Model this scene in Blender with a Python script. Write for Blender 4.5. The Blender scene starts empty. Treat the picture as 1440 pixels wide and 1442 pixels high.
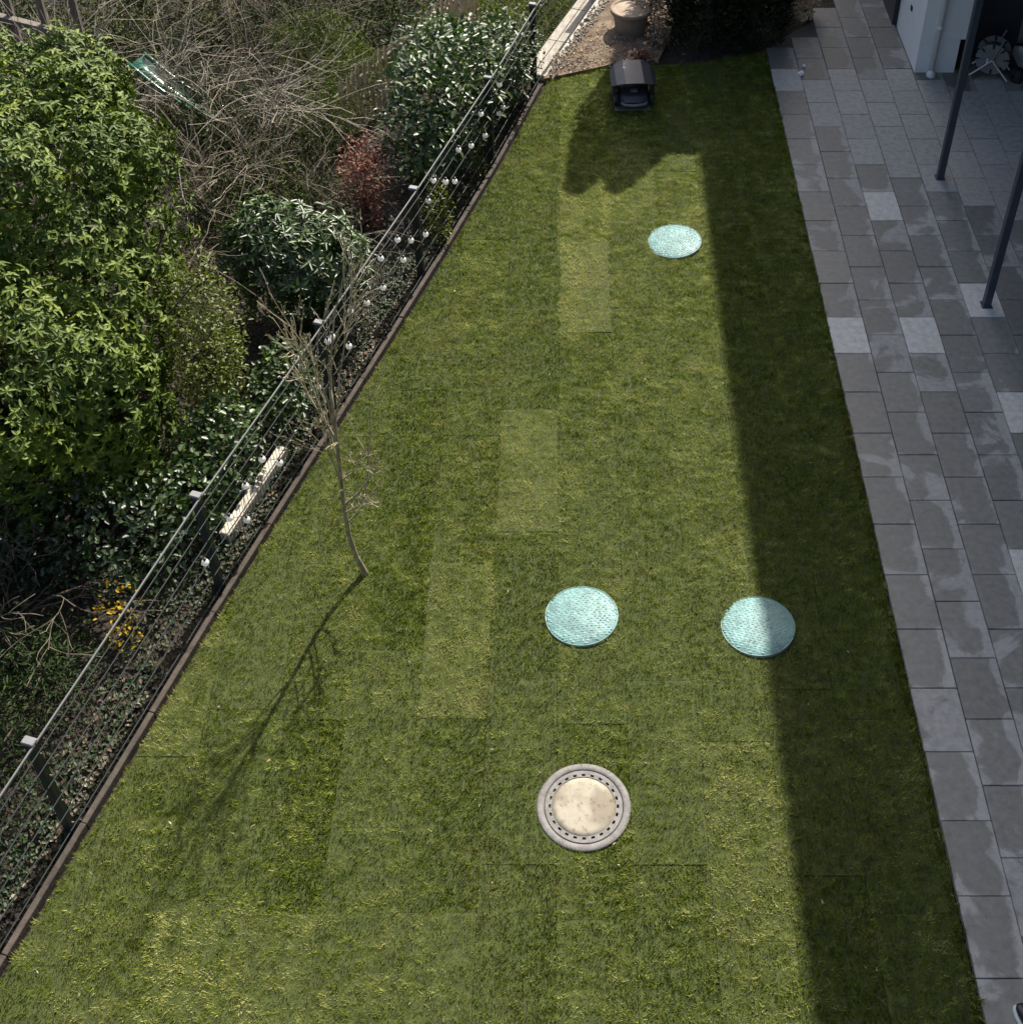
import bpy, math, random
import numpy as np
from mathutils import Vector, Quaternion

random.seed(7)
RNG = np.random.default_rng(7)
R = math.radians
scene = bpy.context.scene
C = scene.collection

# ------------------------------------------------------------------ camera
cam_d = bpy.data.cameras.new('camera')
cam = bpy.data.objects.new('camera', cam_d)
C.objects.link(cam)
cam.location = (0, 0, 9.9)
cam.rotation_euler = (R(90 - 40.6), 0, 0)
cam_d.sensor_fit = 'HORIZONTAL'
cam_d.sensor_width = 36
cam_d.lens = 1890.6 / 1440 * 36
cam_d.shift_x = -75 / 1440
cam_d.shift_y = -(721 - 430.4) / 1440
cam_d.clip_start = 0.1
cam_d.clip_end = 600
scene.camera = cam

# ------------------------------------------------------------------ sky, sun, exposure
SUN_EL, SUN_AZ = R(47), R(20.5)          # azimuth from +Y towards +X
world = bpy.data.worlds.new('World')
scene.world = world
world.use_nodes = True
wn = world.node_tree
wn.nodes.clear()
wo = wn.nodes.new('ShaderNodeOutputWorld')
bg = wn.nodes.new('ShaderNodeBackground')
sky = wn.nodes.new('ShaderNodeTexSky')
sky.sky_type = 'NISHITA'
sky.sun_disc = False
sky.sun_elevation = SUN_EL
sky.sun_rotation = SUN_AZ
sky.altitude = 200
sky.air_density = 1.0
sky.dust_density = 5.0
sky.ozone_density = 0.3
bg.inputs[1].default_value = 0.115
wn.links.new(sky.outputs[0], bg.inputs[0])
wn.links.new(bg.outputs[0], wo.inputs[0])
sun_d = bpy.data.lights.new('sun', 'SUN')
sun_d.energy = 5.0
sun_d.angle = R(0.55)
sun_d.color = (1.0, 0.95, 0.86)
sun = bpy.data.objects.new('sun', sun_d)
C.objects.link(sun)
sdir = Vector((math.sin(SUN_AZ) * math.cos(SUN_EL), math.cos(SUN_AZ) * math.cos(SUN_EL), math.sin(SUN_EL)))
sun.rotation_euler = sdir.to_track_quat('Z', 'Y').to_euler()
sun.location = sdir * 40
scene.view_settings.view_transform = 'Standard'
scene.view_settings.look = 'None'
scene.view_settings.gamma = 1
scene.view_settings.use_curve_mapping = False
scene.view_settings.exposure = 0.8
scene.cycles.max_bounces = 8
scene.cycles.transparent_max_bounces = 8

# ------------------------------------------------------------------ helpers: objects
def tag(o, label=None, cat=None, group=None, kind=None):
    if label: o['label'] = label
    if cat: o['category'] = cat
    if group: o['group'] = group
    if kind: o['kind'] = kind
    return o

def thing(name, label, cat, loc=(0, 0, 0), rz=0.0, group=None):
    o = bpy.data.objects.new(name, None)
    C.objects.link(o)
    o.location = loc
    o.rotation_euler = (0, 0, rz)
    o.empty_display_size = 0.2
    return tag(o, label, cat, group)

class MB:
    """collects polygons; build() links them as one mesh object"""
    def __init__(self):
        self.v, self.f = [], []
    def add(self, vs, fs):
        n = len(self.v)
        self.v += [tuple(p) for p in vs]
        self.f += [tuple(i + n for i in q) for q in fs]
        return self
    def box(self, c, s, rz=0.0, M=None):
        x, y, z = s[0] / 2, s[1] / 2, s[2] / 2
        vs = [Vector((a * x, b * y, d * z)) for d in (-1, 1) for b in (-1, 1) for a in (-1, 1)]
        q = Quaternion((0, 0, 1), rz) if M is None else M
        vs = [q @ p + Vector(c) for p in vs]
        return self.add(vs, [(0, 2, 3, 1), (4, 5, 7, 6), (0, 1, 5, 4), (2, 6, 7, 3), (0, 4, 6, 2), (1, 3, 7, 5)])
    def bbox(self, c, s, b=0.006, rz=0.0):
        """box with chamfered vertical and top edges"""
        x, y, z = s[0] / 2, s[1] / 2, s[2] / 2
        def ring(i, h):
            X, Y = x - i, y - i
            k = min(b, X * .5, Y * .5)
            return [(X, -Y + k, h), (X, Y - k, h), (X - k, Y, h), (-X + k, Y, h), (-X, Y - k, h), (-X, -Y + k, h), (-X + k, -Y, h), (X - k, -Y, h)]
        q = Quaternion((0, 0, 1), rz)
        vs = [q @ Vector(p) + Vector(c) for p in ring(0, -z) + ring(0, z - b) + ring(b, z)]
        fs = []
        for a in (0, 8):
            for i in range(8):
                j = (i + 1) % 8
                fs.append((a + i, a + j, a + 8 + j, a + 8 + i))
        fs.append(tuple(range(16, 24)))
        fs.append(tuple(range(7, -1, -1)))
        return self.add(vs, fs)
    def tube(self, pts, rad, n=8, cap=True):
        pts = [Vector(p) for p in pts]
        if not hasattr(rad, '__len__'): rad = [rad] * len(pts)
        vs, fs = [], []
        ref = None
        for i, p in enumerate(pts):
            t = (pts[min(i + 1, len(pts) - 1)] - pts[max(i - 1, 0)])
            t = t.normalized() if t.length > 1e-9 else Vector((0, 0, 1))
            if ref is None:
                ref = t.orthogonal().normalized()
            else:
                ref = (ref - t * ref.dot(t))
                ref = ref.normalized() if ref.length > 1e-6 else t.orthogonal().normalized()
            b = t.cross(ref)
            for k in range(n):
                a = 2 * math.pi * k / n
                vs.append(p + (ref * math.cos(a) + b * math.sin(a)) * rad[i])
        for i in range(len(pts) - 1):
            for k in range(n):
                j = (k + 1) % n
                fs.append((i * n + k, i * n + j, (i + 1) * n + j, (i + 1) * n + k))
        if cap:
            fs.append(tuple(range(n - 1, -1, -1)))
            fs.append(tuple(range((len(pts) - 1) * n, len(pts) * n)))
        return self.add(vs, fs)
    def lathe(self, prof, n=32, c=(0, 0, 0), close=False):
        vs, fs = [], []
        for r, z in prof:
            for k in range(n):
                a = 2 * math.pi * k / n
                vs.append((c[0] + r * math.cos(a), c[1] + r * math.sin(a), c[2] + z))
        m = len(prof)
        for i in range(m if close else m - 1):
            i2 = (i + 1) % m
            for k in range(n):
                j = (k + 1) % n
                fs.append((i * n + k, i * n + j, i2 * n + j, i2 * n + k))
        return self.add(vs, fs)
    def poly(self, pts, z0, z1):
        n = len(pts)
        vs = [(x, y, z0) for x, y in pts] + [(x, y, z1) for x, y in pts]
        fs = [tuple(range(n - 1, -1, -1)), tuple(range(n, 2 * n))]
        fs += [(i, (i + 1) % n, n + (i + 1) % n, n + i) for i in range(n)]
        return self.add(vs, fs)
    def mesh(self, name, m, smooth=False):
        me = bpy.data.meshes.new(name)
        me.from_pydata(self.v, [], self.f)
        if m: me.materials.append(m)
        if smooth:
            for p in me.polygons: p.use_smooth = True
        me.update()
        return me
    def build(self, name, m, parent=None, smooth=False, loc=None, kind=None):
        o = bpy.data.objects.new(name, self.mesh(name, m, smooth))
        C.objects.link(o)
        if parent: o.parent = parent
        if loc: o.location = loc
        if kind: o['kind'] = kind
        return o

def np_mesh(name, V, F, m, attrs=None, parent=None, kind=None):
    V = np.ascontiguousarray(V, np.float32); F = np.ascontiguousarray(F, np.int32)
    me = bpy.data.meshes.new(name)
    me.vertices.add(len(V)); me.vertices.foreach_set('co', V.ravel())
    me.loops.add(F.size); me.loops.foreach_set('vertex_index', F.ravel())
    me.polygons.add(len(F)); me.polygons.foreach_set('loop_start', np.arange(0, F.size, F.shape[1], dtype=np.int32))
    for k, a in (attrs or {}).items():
        at = me.attributes.new(k, 'FLOAT', 'POINT')
        at.data.foreach_set('value', np.ascontiguousarray(a, np.float32))
    me.update(calc_edges=True)
    me.materials.append(m)
    o = bpy.data.objects.new(name, me)
    C.objects.link(o)
    if parent: o.parent = parent
    if kind: o['kind'] = kind
    return o

def unit(a):
    return a / np.maximum(np.linalg.norm(a, axis=-1, keepdims=True), 1e-9)

def vnoise(x, y, s, seed=0):
    g = np.random.default_rng(seed).random((64, 64))
    x = np.asarray(x) / s; y = np.asarray(y) / s
    xi = np.floor(x).astype(int); yi = np.floor(y).astype(int)
    fx = x - xi; fy = y - yi
    fx = fx * fx * (3 - 2 * fx); fy = fy * fy * (3 - 2 * fy)
    a = g[xi % 64, yi % 64]; b = g[(xi + 1) % 64, yi % 64]
    c = g[xi % 64, (yi + 1) % 64]; d = g[(xi + 1) % 64, (yi + 1) % 64]
    return (a * (1 - fx) + b * fx) * (1 - fy) + (c * (1 - fx) + d * fx) * fy

# ------------------------------------------------------------------ helpers: materials
def nt(name):
    m = bpy.data.materials.new(name)
    m.use_nodes = True
    t = m.node_tree
    b = t.nodes['Principled BSDF']
    return m, t, b

def nd(t, kind, **kw):
    n = t.nodes.new(kind)
    for k, v in kw.items():
        if k.startswith('i_'): n.inputs[k[2:].replace('_', ' ')].default_value = v
        else: setattr(n, k, v)
    return n

def ramp(t, stops, interp='LINEAR'):
    n = t.nodes.new('ShaderNodeValToRGB')
    n.color_ramp.interpolation = interp
    e = n.color_ramp.elements
    e[0].position, e[0].color = stops[0][0], (*stops[0][1], 1)
    e[1].position, e[1].color = stops[-1][0], (*stops[-1][1], 1)
    for p, c in stops[1:-1]:
        x = e.new(p); x.color = (*c, 1)
    return n

def plain(name, col, rough=0.6, metal=0.0, var=0.15, scale=8.0, bump=0.0, spec=0.5, bscale=60.0):
    """colour with soft mottling and fine relief, in world metres"""
    m, t, b = nt(name)
    geo = nd(t, 'ShaderNodeNewGeometry')
    n1 = nd(t, 'ShaderNodeTexNoise', i_Scale=scale, i_Detail=6.0, i_Roughness=0.6)
    t.links.new(geo.outputs['Position'], n1.inputs['Vector'])
    r = ramp(t, [(0.3, tuple(c * (1 - var) for c in col)), (0.7, tuple(min(1, c * (1 + var)) for c in col))])
    t.links.new(n1.outputs['Fac'], r.inputs[0])
    t.links.new(r.outputs[0], b.inputs['Base Color'])
    b.inputs['Roughness'].default_value = rough
    b.inputs['Metallic'].default_value = metal
    b.inputs['Specular IOR Level'].default_value = spec
    if bump:
        n2 = nd(t, 'ShaderNodeTexNoise', i_Scale=bscale, i_Detail=5.0)
        t.links.new(geo.outputs['Position'], n2.inputs['Vector'])
        bp = nd(t, 'ShaderNodeBump', i_Strength=bump, i_Distance=0.01)
        t.links.new(n2.outputs['Fac'], bp.inputs['Height'])
        t.links.new(bp.outputs[0], b.inputs['Normal'])
    return m

def leafmat(name, stops, rough=0.45, spec=0.5, trans=0.22, tcol=None):
    m, t, b = nt(name)
    at = nd(t, 'ShaderNodeAttribute', attribute_name='rnd')
    r = ramp(t, stops)
    t.links.new(at.outputs['Fac'], r.inputs[0])
    t.links.new(r.outputs[0], b.inputs['Base Color'])
    b.inputs['Roughness'].default_value = rough
    b.inputs['Specular IOR Level'].default_value = spec
    if trans:
        tr = nd(t, 'ShaderNodeBsdfTranslucent')
        mx = nd(t, 'ShaderNodeMix', data_type='RGBA', blend_type='MULTIPLY')
        mx.inputs['Factor'].default_value = 1.0
        mx.inputs['B'].default_value = (*(tcol or (1.3, 1.5, .55)), 1)
        t.links.new(r.outputs[0], mx.inputs['A'])
        t.links.new(mx.outputs['Result'], tr.inputs['Color'])
        ms = nd(t, 'ShaderNodeMixShader')
        ms.inputs[0].default_value = trans
        t.links.new(b.outputs[0], ms.inputs[1])
        t.links.new(tr.outputs[0], ms.inputs[2])
        t.links.new(ms.outputs[0], t.nodes['Material Output'].inputs['Surface'])
    return m

# --- soil with litter
def soilmat():
    m, t, b = nt('soil')
    geo = nd(t, 'ShaderNodeNewGeometry')
    n1 = nd(t, 'ShaderNodeTexNoise', i_Scale=3.0, i_Detail=8.0, i_Roughness=0.7)
    n2 = nd(t, 'ShaderNodeTexVoronoi', i_Scale=28.0)
    for n in (n1, n2): t.links.new(geo.outputs['Position'], n.inputs['Vector'])
    r1 = ramp(t, [(0.3, (.014, .011, .007)), (0.6, (.032, .024, .016)), (0.8, (.06, .046, .03))])
    t.links.new(n1.outputs['Fac'], r1.inputs[0])
    r2 = ramp(t, [(0.0, (.35, .3, .27)), (0.5, (.9, .9, .9)), (1.0, (1.5, 1.35, 1.1))])
    sep = nd(t, 'ShaderNodeSeparateColor')
    t.links.new(n2.outputs['Color'], sep.inputs[0])
    t.links.new(sep.outputs[0], r2.inputs[0])
    mx = nd(t, 'ShaderNodeMix', data_type='RGBA', blend_type='MULTIPLY')
    mx.inputs['Factor'].default_value = 0.8
    t.links.new(r1.outputs[0], mx.inputs['A']); t.links.new(r2.outputs[0], mx.inputs['B'])
    t.links.new(mx.outputs['Result'], b.inputs['Base Color'])
    b.inputs['Roughness'].default_value = 0.95
    bp = nd(t, 'ShaderNodeBump', i_Strength=0.9, i_Distance=0.03)
    t.links.new(n2.outputs['Distance'], bp.inputs['Height'])
    t.links.new(bp.outputs[0], b.inputs['Normal'])
    return m

def sandmat():
    m, t, b = nt('sandy_soil')
    geo = nd(t, 'ShaderNodeNewGeometry')
    n1 = nd(t, 'ShaderNodeTexNoise', i_Scale=5.0, i_Detail=10.0, i_Roughness=0.75)
    n2 = nd(t, 'ShaderNodeTexNoise', i_Scale=45.0, i_Detail=4.0)
    for n in (n1, n2): t.links.new(geo.outputs['Position'], n.inputs['Vector'])
    r1 = ramp(t, [(0.36, (.055, .038, .024)), (0.5, (.13, .09, .058)), (0.64, (.23, .175, .12))])
    t.links.new(n1.outputs['Fac'], r1.inputs[0])
    t.links.new(r1.outputs[0], b.inputs['Base Color'])
    b.inputs['Roughness'].default_value = 0.95
    bp = nd(t, 'ShaderNodeBump', i_Strength=0.8, i_Distance=0.02)
    t.links.new(n2.outputs['Fac'], bp.inputs['Height'])
    t.links.new(bp.outputs[0], b.inputs['Normal'])
    return m

def grassmat():
    m, t, b = nt('grass_blades')
    at = nd(t, 'ShaderNodeAttribute', attribute_name='tint')
    rn = nd(t, 'ShaderNodeAttribute', attribute_name='rnd')
    r = ramp(t, [(0.0, (.030, .060, .002)), (0.25, (.078, .128, .004)), (0.5, (.160, .212, .011)), (0.75, (.31, .355, .062)), (1.0, (.54, .54, .20))])
    ad = nd(t, 'ShaderNodeMath', operation='MULTIPLY_ADD')
    ad.inputs[1].default_value = 0.48
    t.links.new(rn.outputs['Fac'], ad.inputs[0]); t.links.new(at.outputs['Fac'], ad.inputs[2])
    t.links.new(ad.outputs[0], r.inputs[0])
    br = nd(t, 'ShaderNodeAttribute', attribute_name='brown')
    mx = nd(t, 'ShaderNodeMix', data_type='RGBA')
    mx.inputs['B'].default_value = (.24, .185, .05, 1)
    t.links.new(br.outputs['Fac'], mx.inputs['Factor']); t.links.new(r.outputs[0], mx.inputs['A'])
    t.links.new(mx.outputs['Result'], b.inputs['Base Color'])
    b.inputs['Roughness'].default_value = 0.6
    b.inputs['Specular IOR Level'].default_value = 0.08
    tr = nd(t, 'ShaderNodeBsdfTranslucent')
    t.links.new(mx.outputs['Result'], tr.inputs['Color'])
    ms = nd(t, 'ShaderNodeMixShader'); ms.inputs[0].default_value = 0.32
    t.links.new(b.outputs[0], ms.inputs[1]); t.links.new(tr.outputs[0], ms.inputs[2])
    t.links.new(ms.outputs[0], t.nodes['Material Output'].inputs['Surface'])
    return m

def slabmat():
    """concrete paving: rain-wet stains that dry first along slab edges; object colour R = wetness, G = shade of the slab"""
    m, t, b = nt('paving_concrete')
    oi = nd(t, 'ShaderNodeObjectInfo')
    sep = nd(t, 'ShaderNodeSeparateColor')
    t.links.new(oi.outputs['Color'], sep.inputs[0])
    geo = nd(t, 'ShaderNodeNewGeometry')
    n1 = nd(t, 'ShaderNodeTexNoise', i_Scale=1.5, i_Detail=5.0, i_Roughness=0.6)
    n1.inputs['Distortion'].default_value = 0.6
    n2 = nd(t, 'ShaderNodeTexNoise', i_Scale=14.0, i_Detail=8.0, i_Roughness=0.65)
    n3 = nd(t, 'ShaderNodeTexNoise', i_Scale=160.0, i_Detail=3.0)
    for n in (n1, n2, n3): t.links.new(geo.outputs['Position'], n.inputs['Vector'])
    tc = nd(t, 'ShaderNodeTexCoord')
    sx = nd(t, 'ShaderNodeSeparateXYZ')
    t.links.new(tc.outputs['Object'], sx.inputs[0])
    # distance towards the drying edges (far right corner and near edge)
    ex = nd(t, 'ShaderNodeMapRange', i_From_Min=0.08, i_From_Max=0.2, i_To_Min=0.0, i_To_Max=0.30)
    t.links.new(sx.outputs['X'], ex.inputs[0])
    ey = nd(t, 'ShaderNodeMapRange', i_From_Min=-0.2, i_From_Max=-0.3, i_To_Min=0.0, i_To_Max=0.14)
    t.links.new(sx.outputs['Y'], ey.inputs[0])
    def mth(op, a, b_=None, c=None):
        n = nd(t, 'ShaderNodeMath', operation=op)
        for i, v in enumerate((a, b_, c)):
            if v is None: continue
            if isinstance(v, (int, float)): n.inputs[i].default_value = v
            else: t.links.new(v, n.inputs[i])
        return n.outputs[0]
    e = mth('ADD', ex.outputs[0], ey.outputs[0])
    w = mth('SUBTRACT', sep.outputs[0], e)
    w = mth('ADD', w, mth('MULTIPLY', mth('SUBTRACT', n1.outputs['Fac'], 0.5), 1.5))
    w = mth('ADD', w, mth('MULTIPLY', mth('SUBTRACT', n2.outputs['Fac'], 0.5), 0.22))
    wm = nd(t, 'ShaderNodeMapRange', i_From_Min=0.44, i_From_Max=0.54, interpolation_type='SMOOTHSTEP')
    t.links.new(w, wm.inputs[0])
    dry = ramp(t, [(0.28, (.28, .277, .258)), (0.5, (.375, .372, .35)), (0.72, (.46, .457, .435))])
    t.links.new(n2.outputs['Fac'], dry.inputs[0])
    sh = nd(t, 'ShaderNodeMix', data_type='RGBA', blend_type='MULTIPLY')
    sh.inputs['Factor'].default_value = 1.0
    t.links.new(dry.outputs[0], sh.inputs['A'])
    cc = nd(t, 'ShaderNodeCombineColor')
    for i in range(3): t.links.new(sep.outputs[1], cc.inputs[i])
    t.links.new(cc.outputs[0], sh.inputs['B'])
    wet = nd(t, 'ShaderNodeMix', data_type='RGBA', blend_type='MULTIPLY')
    wet.inputs['B'].default_value = (.535, .545, .535, 1)
    t.links.new(wm.outputs[0], wet.inputs['Factor'])
    t.links.new(sh.outputs['Result'], wet.inputs['A'])
    t.links.new(wet.outputs['Result'], b.inputs['Base Color'])
    rr = nd(t, 'ShaderNodeMapRange', i_To_Min=0.85, i_To_Max=0.5)
    t.links.new(wm.outputs[0], rr.inputs[0]); t.links.new(rr.outputs[0], b.inputs['Roughness'])
    bp = nd(t, 'ShaderNodeBump', i_Strength=0.25, i_Distance=0.004)
    t.links.new(n3.outputs['Fac'], bp.inputs['Height']); t.links.new(bp.outputs[0], b.inputs['Normal'])
    return m

def infillmat():
    m, t, b = nt('manhole_infill')
    geo = nd(t, 'ShaderNodeNewGeometry')
    n1 = nd(t, 'ShaderNodeTexNoise', i_Scale=3.2, i_Detail=3.0)
    n2 = nd(t, 'ShaderNodeTexNoise', i_Scale=22.0, i_Detail=8.0, i_Roughness=0.7)
    for n in (n1, n2): t.links.new(geo.outputs['Position'], n.inputs['Vector'])
    r1 = ramp(t, [(0.42, (.215, .185, .138)), (0.55, (.315, .285, .222))])
    r2 = ramp(t, [(0.32, (.55, .5, .42)), (0.45, (1, 1, 1)), (0.7, (1.12, 1.12, 1.1))])
    t.links.new(n1.outputs['Fac'], r1.inputs[0]); t.links.new(n2.outputs['Fac'], r2.inputs[0])
    mx = nd(t, 'ShaderNodeMix', data_type='RGBA', blend_type='MULTIPLY'); mx.inputs['Factor'].default_value = 1
    t.links.new(r1.outputs[0], mx.inputs['A']); t.links.new(r2.outputs[0], mx.inputs['B'])
    t.links.new(mx.outputs['Result'], b.inputs['Base Color'])
    b.inputs['Roughness'].default_value = 0.9
    return m

def barkmat(name, c1, c2, rough=.85):
    m, t, b = nt(name)
    geo = nd(t, 'ShaderNodeNewGeometry')
    n1 = nd(t, 'ShaderNodeTexNoise', i_Scale=14.0, i_Detail=6.0)
    t.links.new(geo.outputs['Position'], n1.inputs['Vector'])
    r = ramp(t, [(0.35, c1), (0.65, c2)])
    t.links.new(n1.outputs['Fac'], r.inputs[0]); t.links.new(r.outputs[0], b.inputs['Base Color'])
    b.inputs['Roughness'].default_value = rough
    return m

M = dict(
    soil=soilmat(), sand=sandmat(), grass=grassmat(), slab=slabmat(), infill=infillmat(),
    turf=plain('turf_soil', (.042, .054, .010), .95, var=.4, scale=12, bump=.6),
    joint=plain('joint_sand', (.085, .082, .072), .95, var=.3, scale=20),
    anthracite=plain('anthracite_paint', (.022, .026, .032), .42, var=.1),
    steelblue=plain('post_paint', (.045, .055, .075), .45, var=.1),
    galv=plain('galvanised_wire', (.022, .027, .026), .65, var=.2, spec=.25),
    toprail=plain('top_strip', (.11, .115, .115), .6, var=.15),
    edging=plain('edging_board', (.055, .043, .034), .9, var=.5, scale=9, bump=.5),
    concrete=plain('pale_concrete', (.46, .42, .35), .9, var=.2, scale=7, bump=.3),
    ring=plain('cast_ring', (.165, .155, .145), .75, var=.25, scale=18, bump=.3),
    black=plain('black_recess', (.008, .008, .008), .9, var=.2),
    mint=plain('mint_cover', (.135, .255, .24), .5, var=.28, scale=7, spec=.38),
    mintrim=plain('mint_rim', (.17, .27, .26), .35, var=.1),
    whitewall=plain('white_render', (.78, .79, .80), .85, var=.03, scale=4, bump=.15, bscale=200),
    darkwall=plain('anthracite_panel', (.030, .034, .042), .6, var=.12, scale=2),
    glass=plain('window_glass', (.012, .016, .02), .06, var=.1, spec=.8),
    whiteplastic=plain('white_plastic', (.74, .74, .72), .35, var=.03),
    bulb=leafmat('milky_globe', [(0, (.9, .9, .88)), (1, (.9, .9, .88))], .3, .5, .5, (1, 1, 1)),
    cable=plain('black_cable', (.012, .012, .012), .5, var=.1),
    mower=plain('mower_shell', (.035, .040, .050), .32, var=.15, spec=.6),
    roofg=plain('shelter_roof', (.030, .035, .046), .45, var=.3, scale=5, spec=.45),
    rubber=plain('black_rubber', (.012, .012, .012), .7, var=.15),
    greyplastic=plain('grey_plastic', (.17, .175, .18), .45, var=.1),
    hose=plain('hose', (.035, .05, .04), .4, var=.2),
    terracotta=plain('pot_clay', (.25, .195, .145), .85, var=.2, scale=8, bump=.3),
    potfill=plain('pot_sand', (.33, .26, .19), .95, var=.2, scale=10, bump=.4),
    wood=plain('weathered_wood', (.14, .12, .10), .85, var=.35, scale=6, bump=.4),
    picket=plain('picket_wood', (.62, .48, .34), .8, var=.25, scale=6),
    green_plastic=plain('green_plastic', (.02, .11, .065), .22, var=.15, spec=.7),
    stone=plain('stones', (.30, .265, .22), .9, var=.4, scale=14),
    shoe=plain('black_leather', (.012, .013, .016), .4, var=.2),
    sole=plain('white_rubber', (.62, .62, .55), .5, var=.08),
    paper=plain('white_paper', (.85, .84, .82), .8, var=.05),
    bark_tree=barkmat('young_bark', (.20, .165, .09), (.36, .31, .20)),
    bark_brown=barkmat('brown_bark', (.055, .044, .03), (.19, .155, .11)),
    bark_pale=barkmat('pale_bark', (.14, .12, .09), (.38, .345, .28)),
    bark_dark=barkmat('dark_bark', (.04, .03, .022), (.09, .07, .05)),
    leaf_big=leafmat('leaf_evergreen', [(0, (.026, .048, .008)), (.45, (.066, .104, .013)), (.8, (.135, .178, .020)), (1, (.29, .29, .035))], .55, .28, .08),
    leaf_fine=leafmat('leaf_yellowgreen', [(0, (.05, .07, .012)), (.6, (.11, .135, .022)), (1, (.2, .19, .04))], .45, .4, .3),
    leaf_laurel=leafmat('leaf_laurel', [(0, (.014, .034, .008)), (.6, (.036, .070, .012)), (1, (.10, .145, .022))], .42, .6, .15),
    leaf_red=leafmat('leaf_redbrown', [(0, (.07, .03, .02)), (.5, (.19, .08, .055)), (1, (.38, .2, .13))], .6, .3, .2, (1.2, .9, .7)),
    leaf_euon=leafmat('leaf_variegated', [(0, (.04, .06, .01)), (.5, (.13, .15, .02)), (1, (.36, .34, .06))], .4, .4, .25),
    leaf_yellow=leafmat('flower_yellow', [(0, (.22, .15, .01)), (.6, (.45, .31, .015)), (1, (.6, .45, .04))], .6, .2, .3, (1.1, 1, .5)),
    leaf_dark=leafmat('leaf_dark', [(0, (.010, .020, .007)), (.6, (.022, .042, .012)), (1, (.045, .072, .018))], .4, .5, .15),
    leaf_con=leafmat('leaf_con', [(0, (.009, .020, .004)), (.6, (.020, .040, .007)), (1, (.04, .06, .012))], .65, .25, .12),  # greens lowered in place of the shade at the fence foot
    leaf_olive=leafmat('leaf_olive', [(0, (.014, .020, .006)), (.5, (.036, .048, .012)), (.8, (.07, .085, .018)), (1, (.12, .10, .035))], .7, .2, .1),
    leaf_glint=leafmat('leaf_glint', [(0, (.03, .055, .02)), (.45, (.06, .09, .035)), (.6, (.2, .23, .16)), (1, (.55, .58, .5))], .45, .5, .15, (1, 1.05, .8)),  # pale stops put the glints of small leaves into the colour
    leaf_thuja=leafmat('leaf_thuja', [(0, (.010, .016, .006)), (.6, (.018, .028, .010)), (1, (.03, .042, .014))], .6, .3, .1),
    leaf_juniper=leafmat('leaf_juniper', [(0, (.04, .058, .012)), (.6, (.08, .105, .018)), (1, (.13, .15, .03))], .6, .3, .2),
    leaf_ivy=leafmat('leaf_ground', [(0, (.012, .026, .009)), (.45, (.028, .048, .015)), (.6, (.05, .06, .022)), (.72, (.075, .045, .03)), (.9, (.14, .10, .065)), (1, (.26, .24, .17))], .55, .35, .12, (1.1, 1.1, .7)),
    leaf_dry=leafmat('dry_blossom', [(0, (.13, .085, .05)), (.5, (.33, .25, .17)), (1, (.62, .55, .42))], .8, .2, .2, (1, .95, .8)),
    leaf_hydr=leafmat('hydrangea_head', [(0, (.20, .12, .07)), (.4, (.5, .38, .25)), (1, (.85, .78, .62))], .8, .2, .25, (1, .95, .85)),  # cream stops lightened to stand in for a spot of sunlight
    leaf_bud=leafmat('buds', [(0, (.10, .09, .05)), (1, (.34, .33, .24))], .6, .3, .2),
    grass_far=leafmat('neighbour_grass', [(0, (.07, .10, .014)), (.6, (.14, .18, .03)), (1, (.27, .28, .10))], .5, .3, .25),
)

# ------------------------------------------------------------------ ground and fence line
FP = [(-4.52, 2.9), (-3.81, 5.28), (-3.10, 7.62), (-2.36, 9.85), (-1.63, 12.10), (-.91, 14.45), (-.39, 16.30)]   # fence posts
FQ = [(-.39, 16.30), (.49, 18.80), (1.20, 20.8)]                                                               # fence turning past the corner post
def fence_x(Y):
    ys = np.array([p[1] for p in FP + FQ[1:]]); xs = np.array([p[0] for p in FP + FQ[1:]])
    Y = np.asarray(Y, float)
    r = np.interp(Y, ys, xs)
    return np.where(Y < ys[0], xs[0] + (Y - ys[0]) * .30, r)

# one big sheet, cut into a fine near part so that the soil can be uneven
def ground():
    xs = np.concatenate([[-220, -60, -20], np.arange(-12, 12.1, .4), [20, 60, 220]])
    ys = np.concatenate([[-200, -40, -8], np.arange(-2, 26.1, .4), [40, 90, 260]])
    X, Y = np.meshgrid(xs, ys, indexing='ij')
    Z = np.full(X.shape, -.05)
    side = X < fence_x(Y) - .25
    Z = np.where(side, -.06 + .14 * (vnoise(X, Y, 1.3, 3) - .5), Z)
    Z = np.where((X > -.3) & (Y > 16.9) & (X < 2.8) & (Y < 24), -.03 + .07 * (vnoise(X, Y, .8, 5) - .4), Z)
    n, k = X.shape
    V = np.stack([X, Y, Z], -1).reshape(-1, 3)
    i = np.arange(n * k).reshape(n, k)
    F = np.stack([i[:-1, :-1], i[1:, :-1], i[1:, 1:], i[:-1, 1:]], -1).reshape(-1, 4)
    o = np_mesh('ground', V, F, M['soil'])
    o['kind'] = 'structure'
ground()

# sandy bed behind the lawn, by the corner post
bed = MB()
bed_pts = [(-.30, 16.42), (.2, 16.62), (.75, 16.86), (1.35, 16.95), (1.55, 17.6), (1.6, 18.6), (1.7, 20.4), (1.1, 20.3), (.62, 18.8), (.2, 17.7)]
bx, by = sum(p[0] for p in bed_pts) / 10, sum(p[1] for p in bed_pts) / 10
vs = [(bx, by, .075)] + [(x, y, .035) for x, y in bed_pts] + [(x, y, -.12) for x, y in bed_pts]
bed.add(vs, [(0, 1 + i, 1 + (i + 1) % 10) for i in range(10)] + [(1 + i, 11 + i, 11 + (i + 1) % 10, 1 + (i + 1) % 10) for i in range(10)])
bed.build('sandy_bed', M['sand'], kind='structure')

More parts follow.
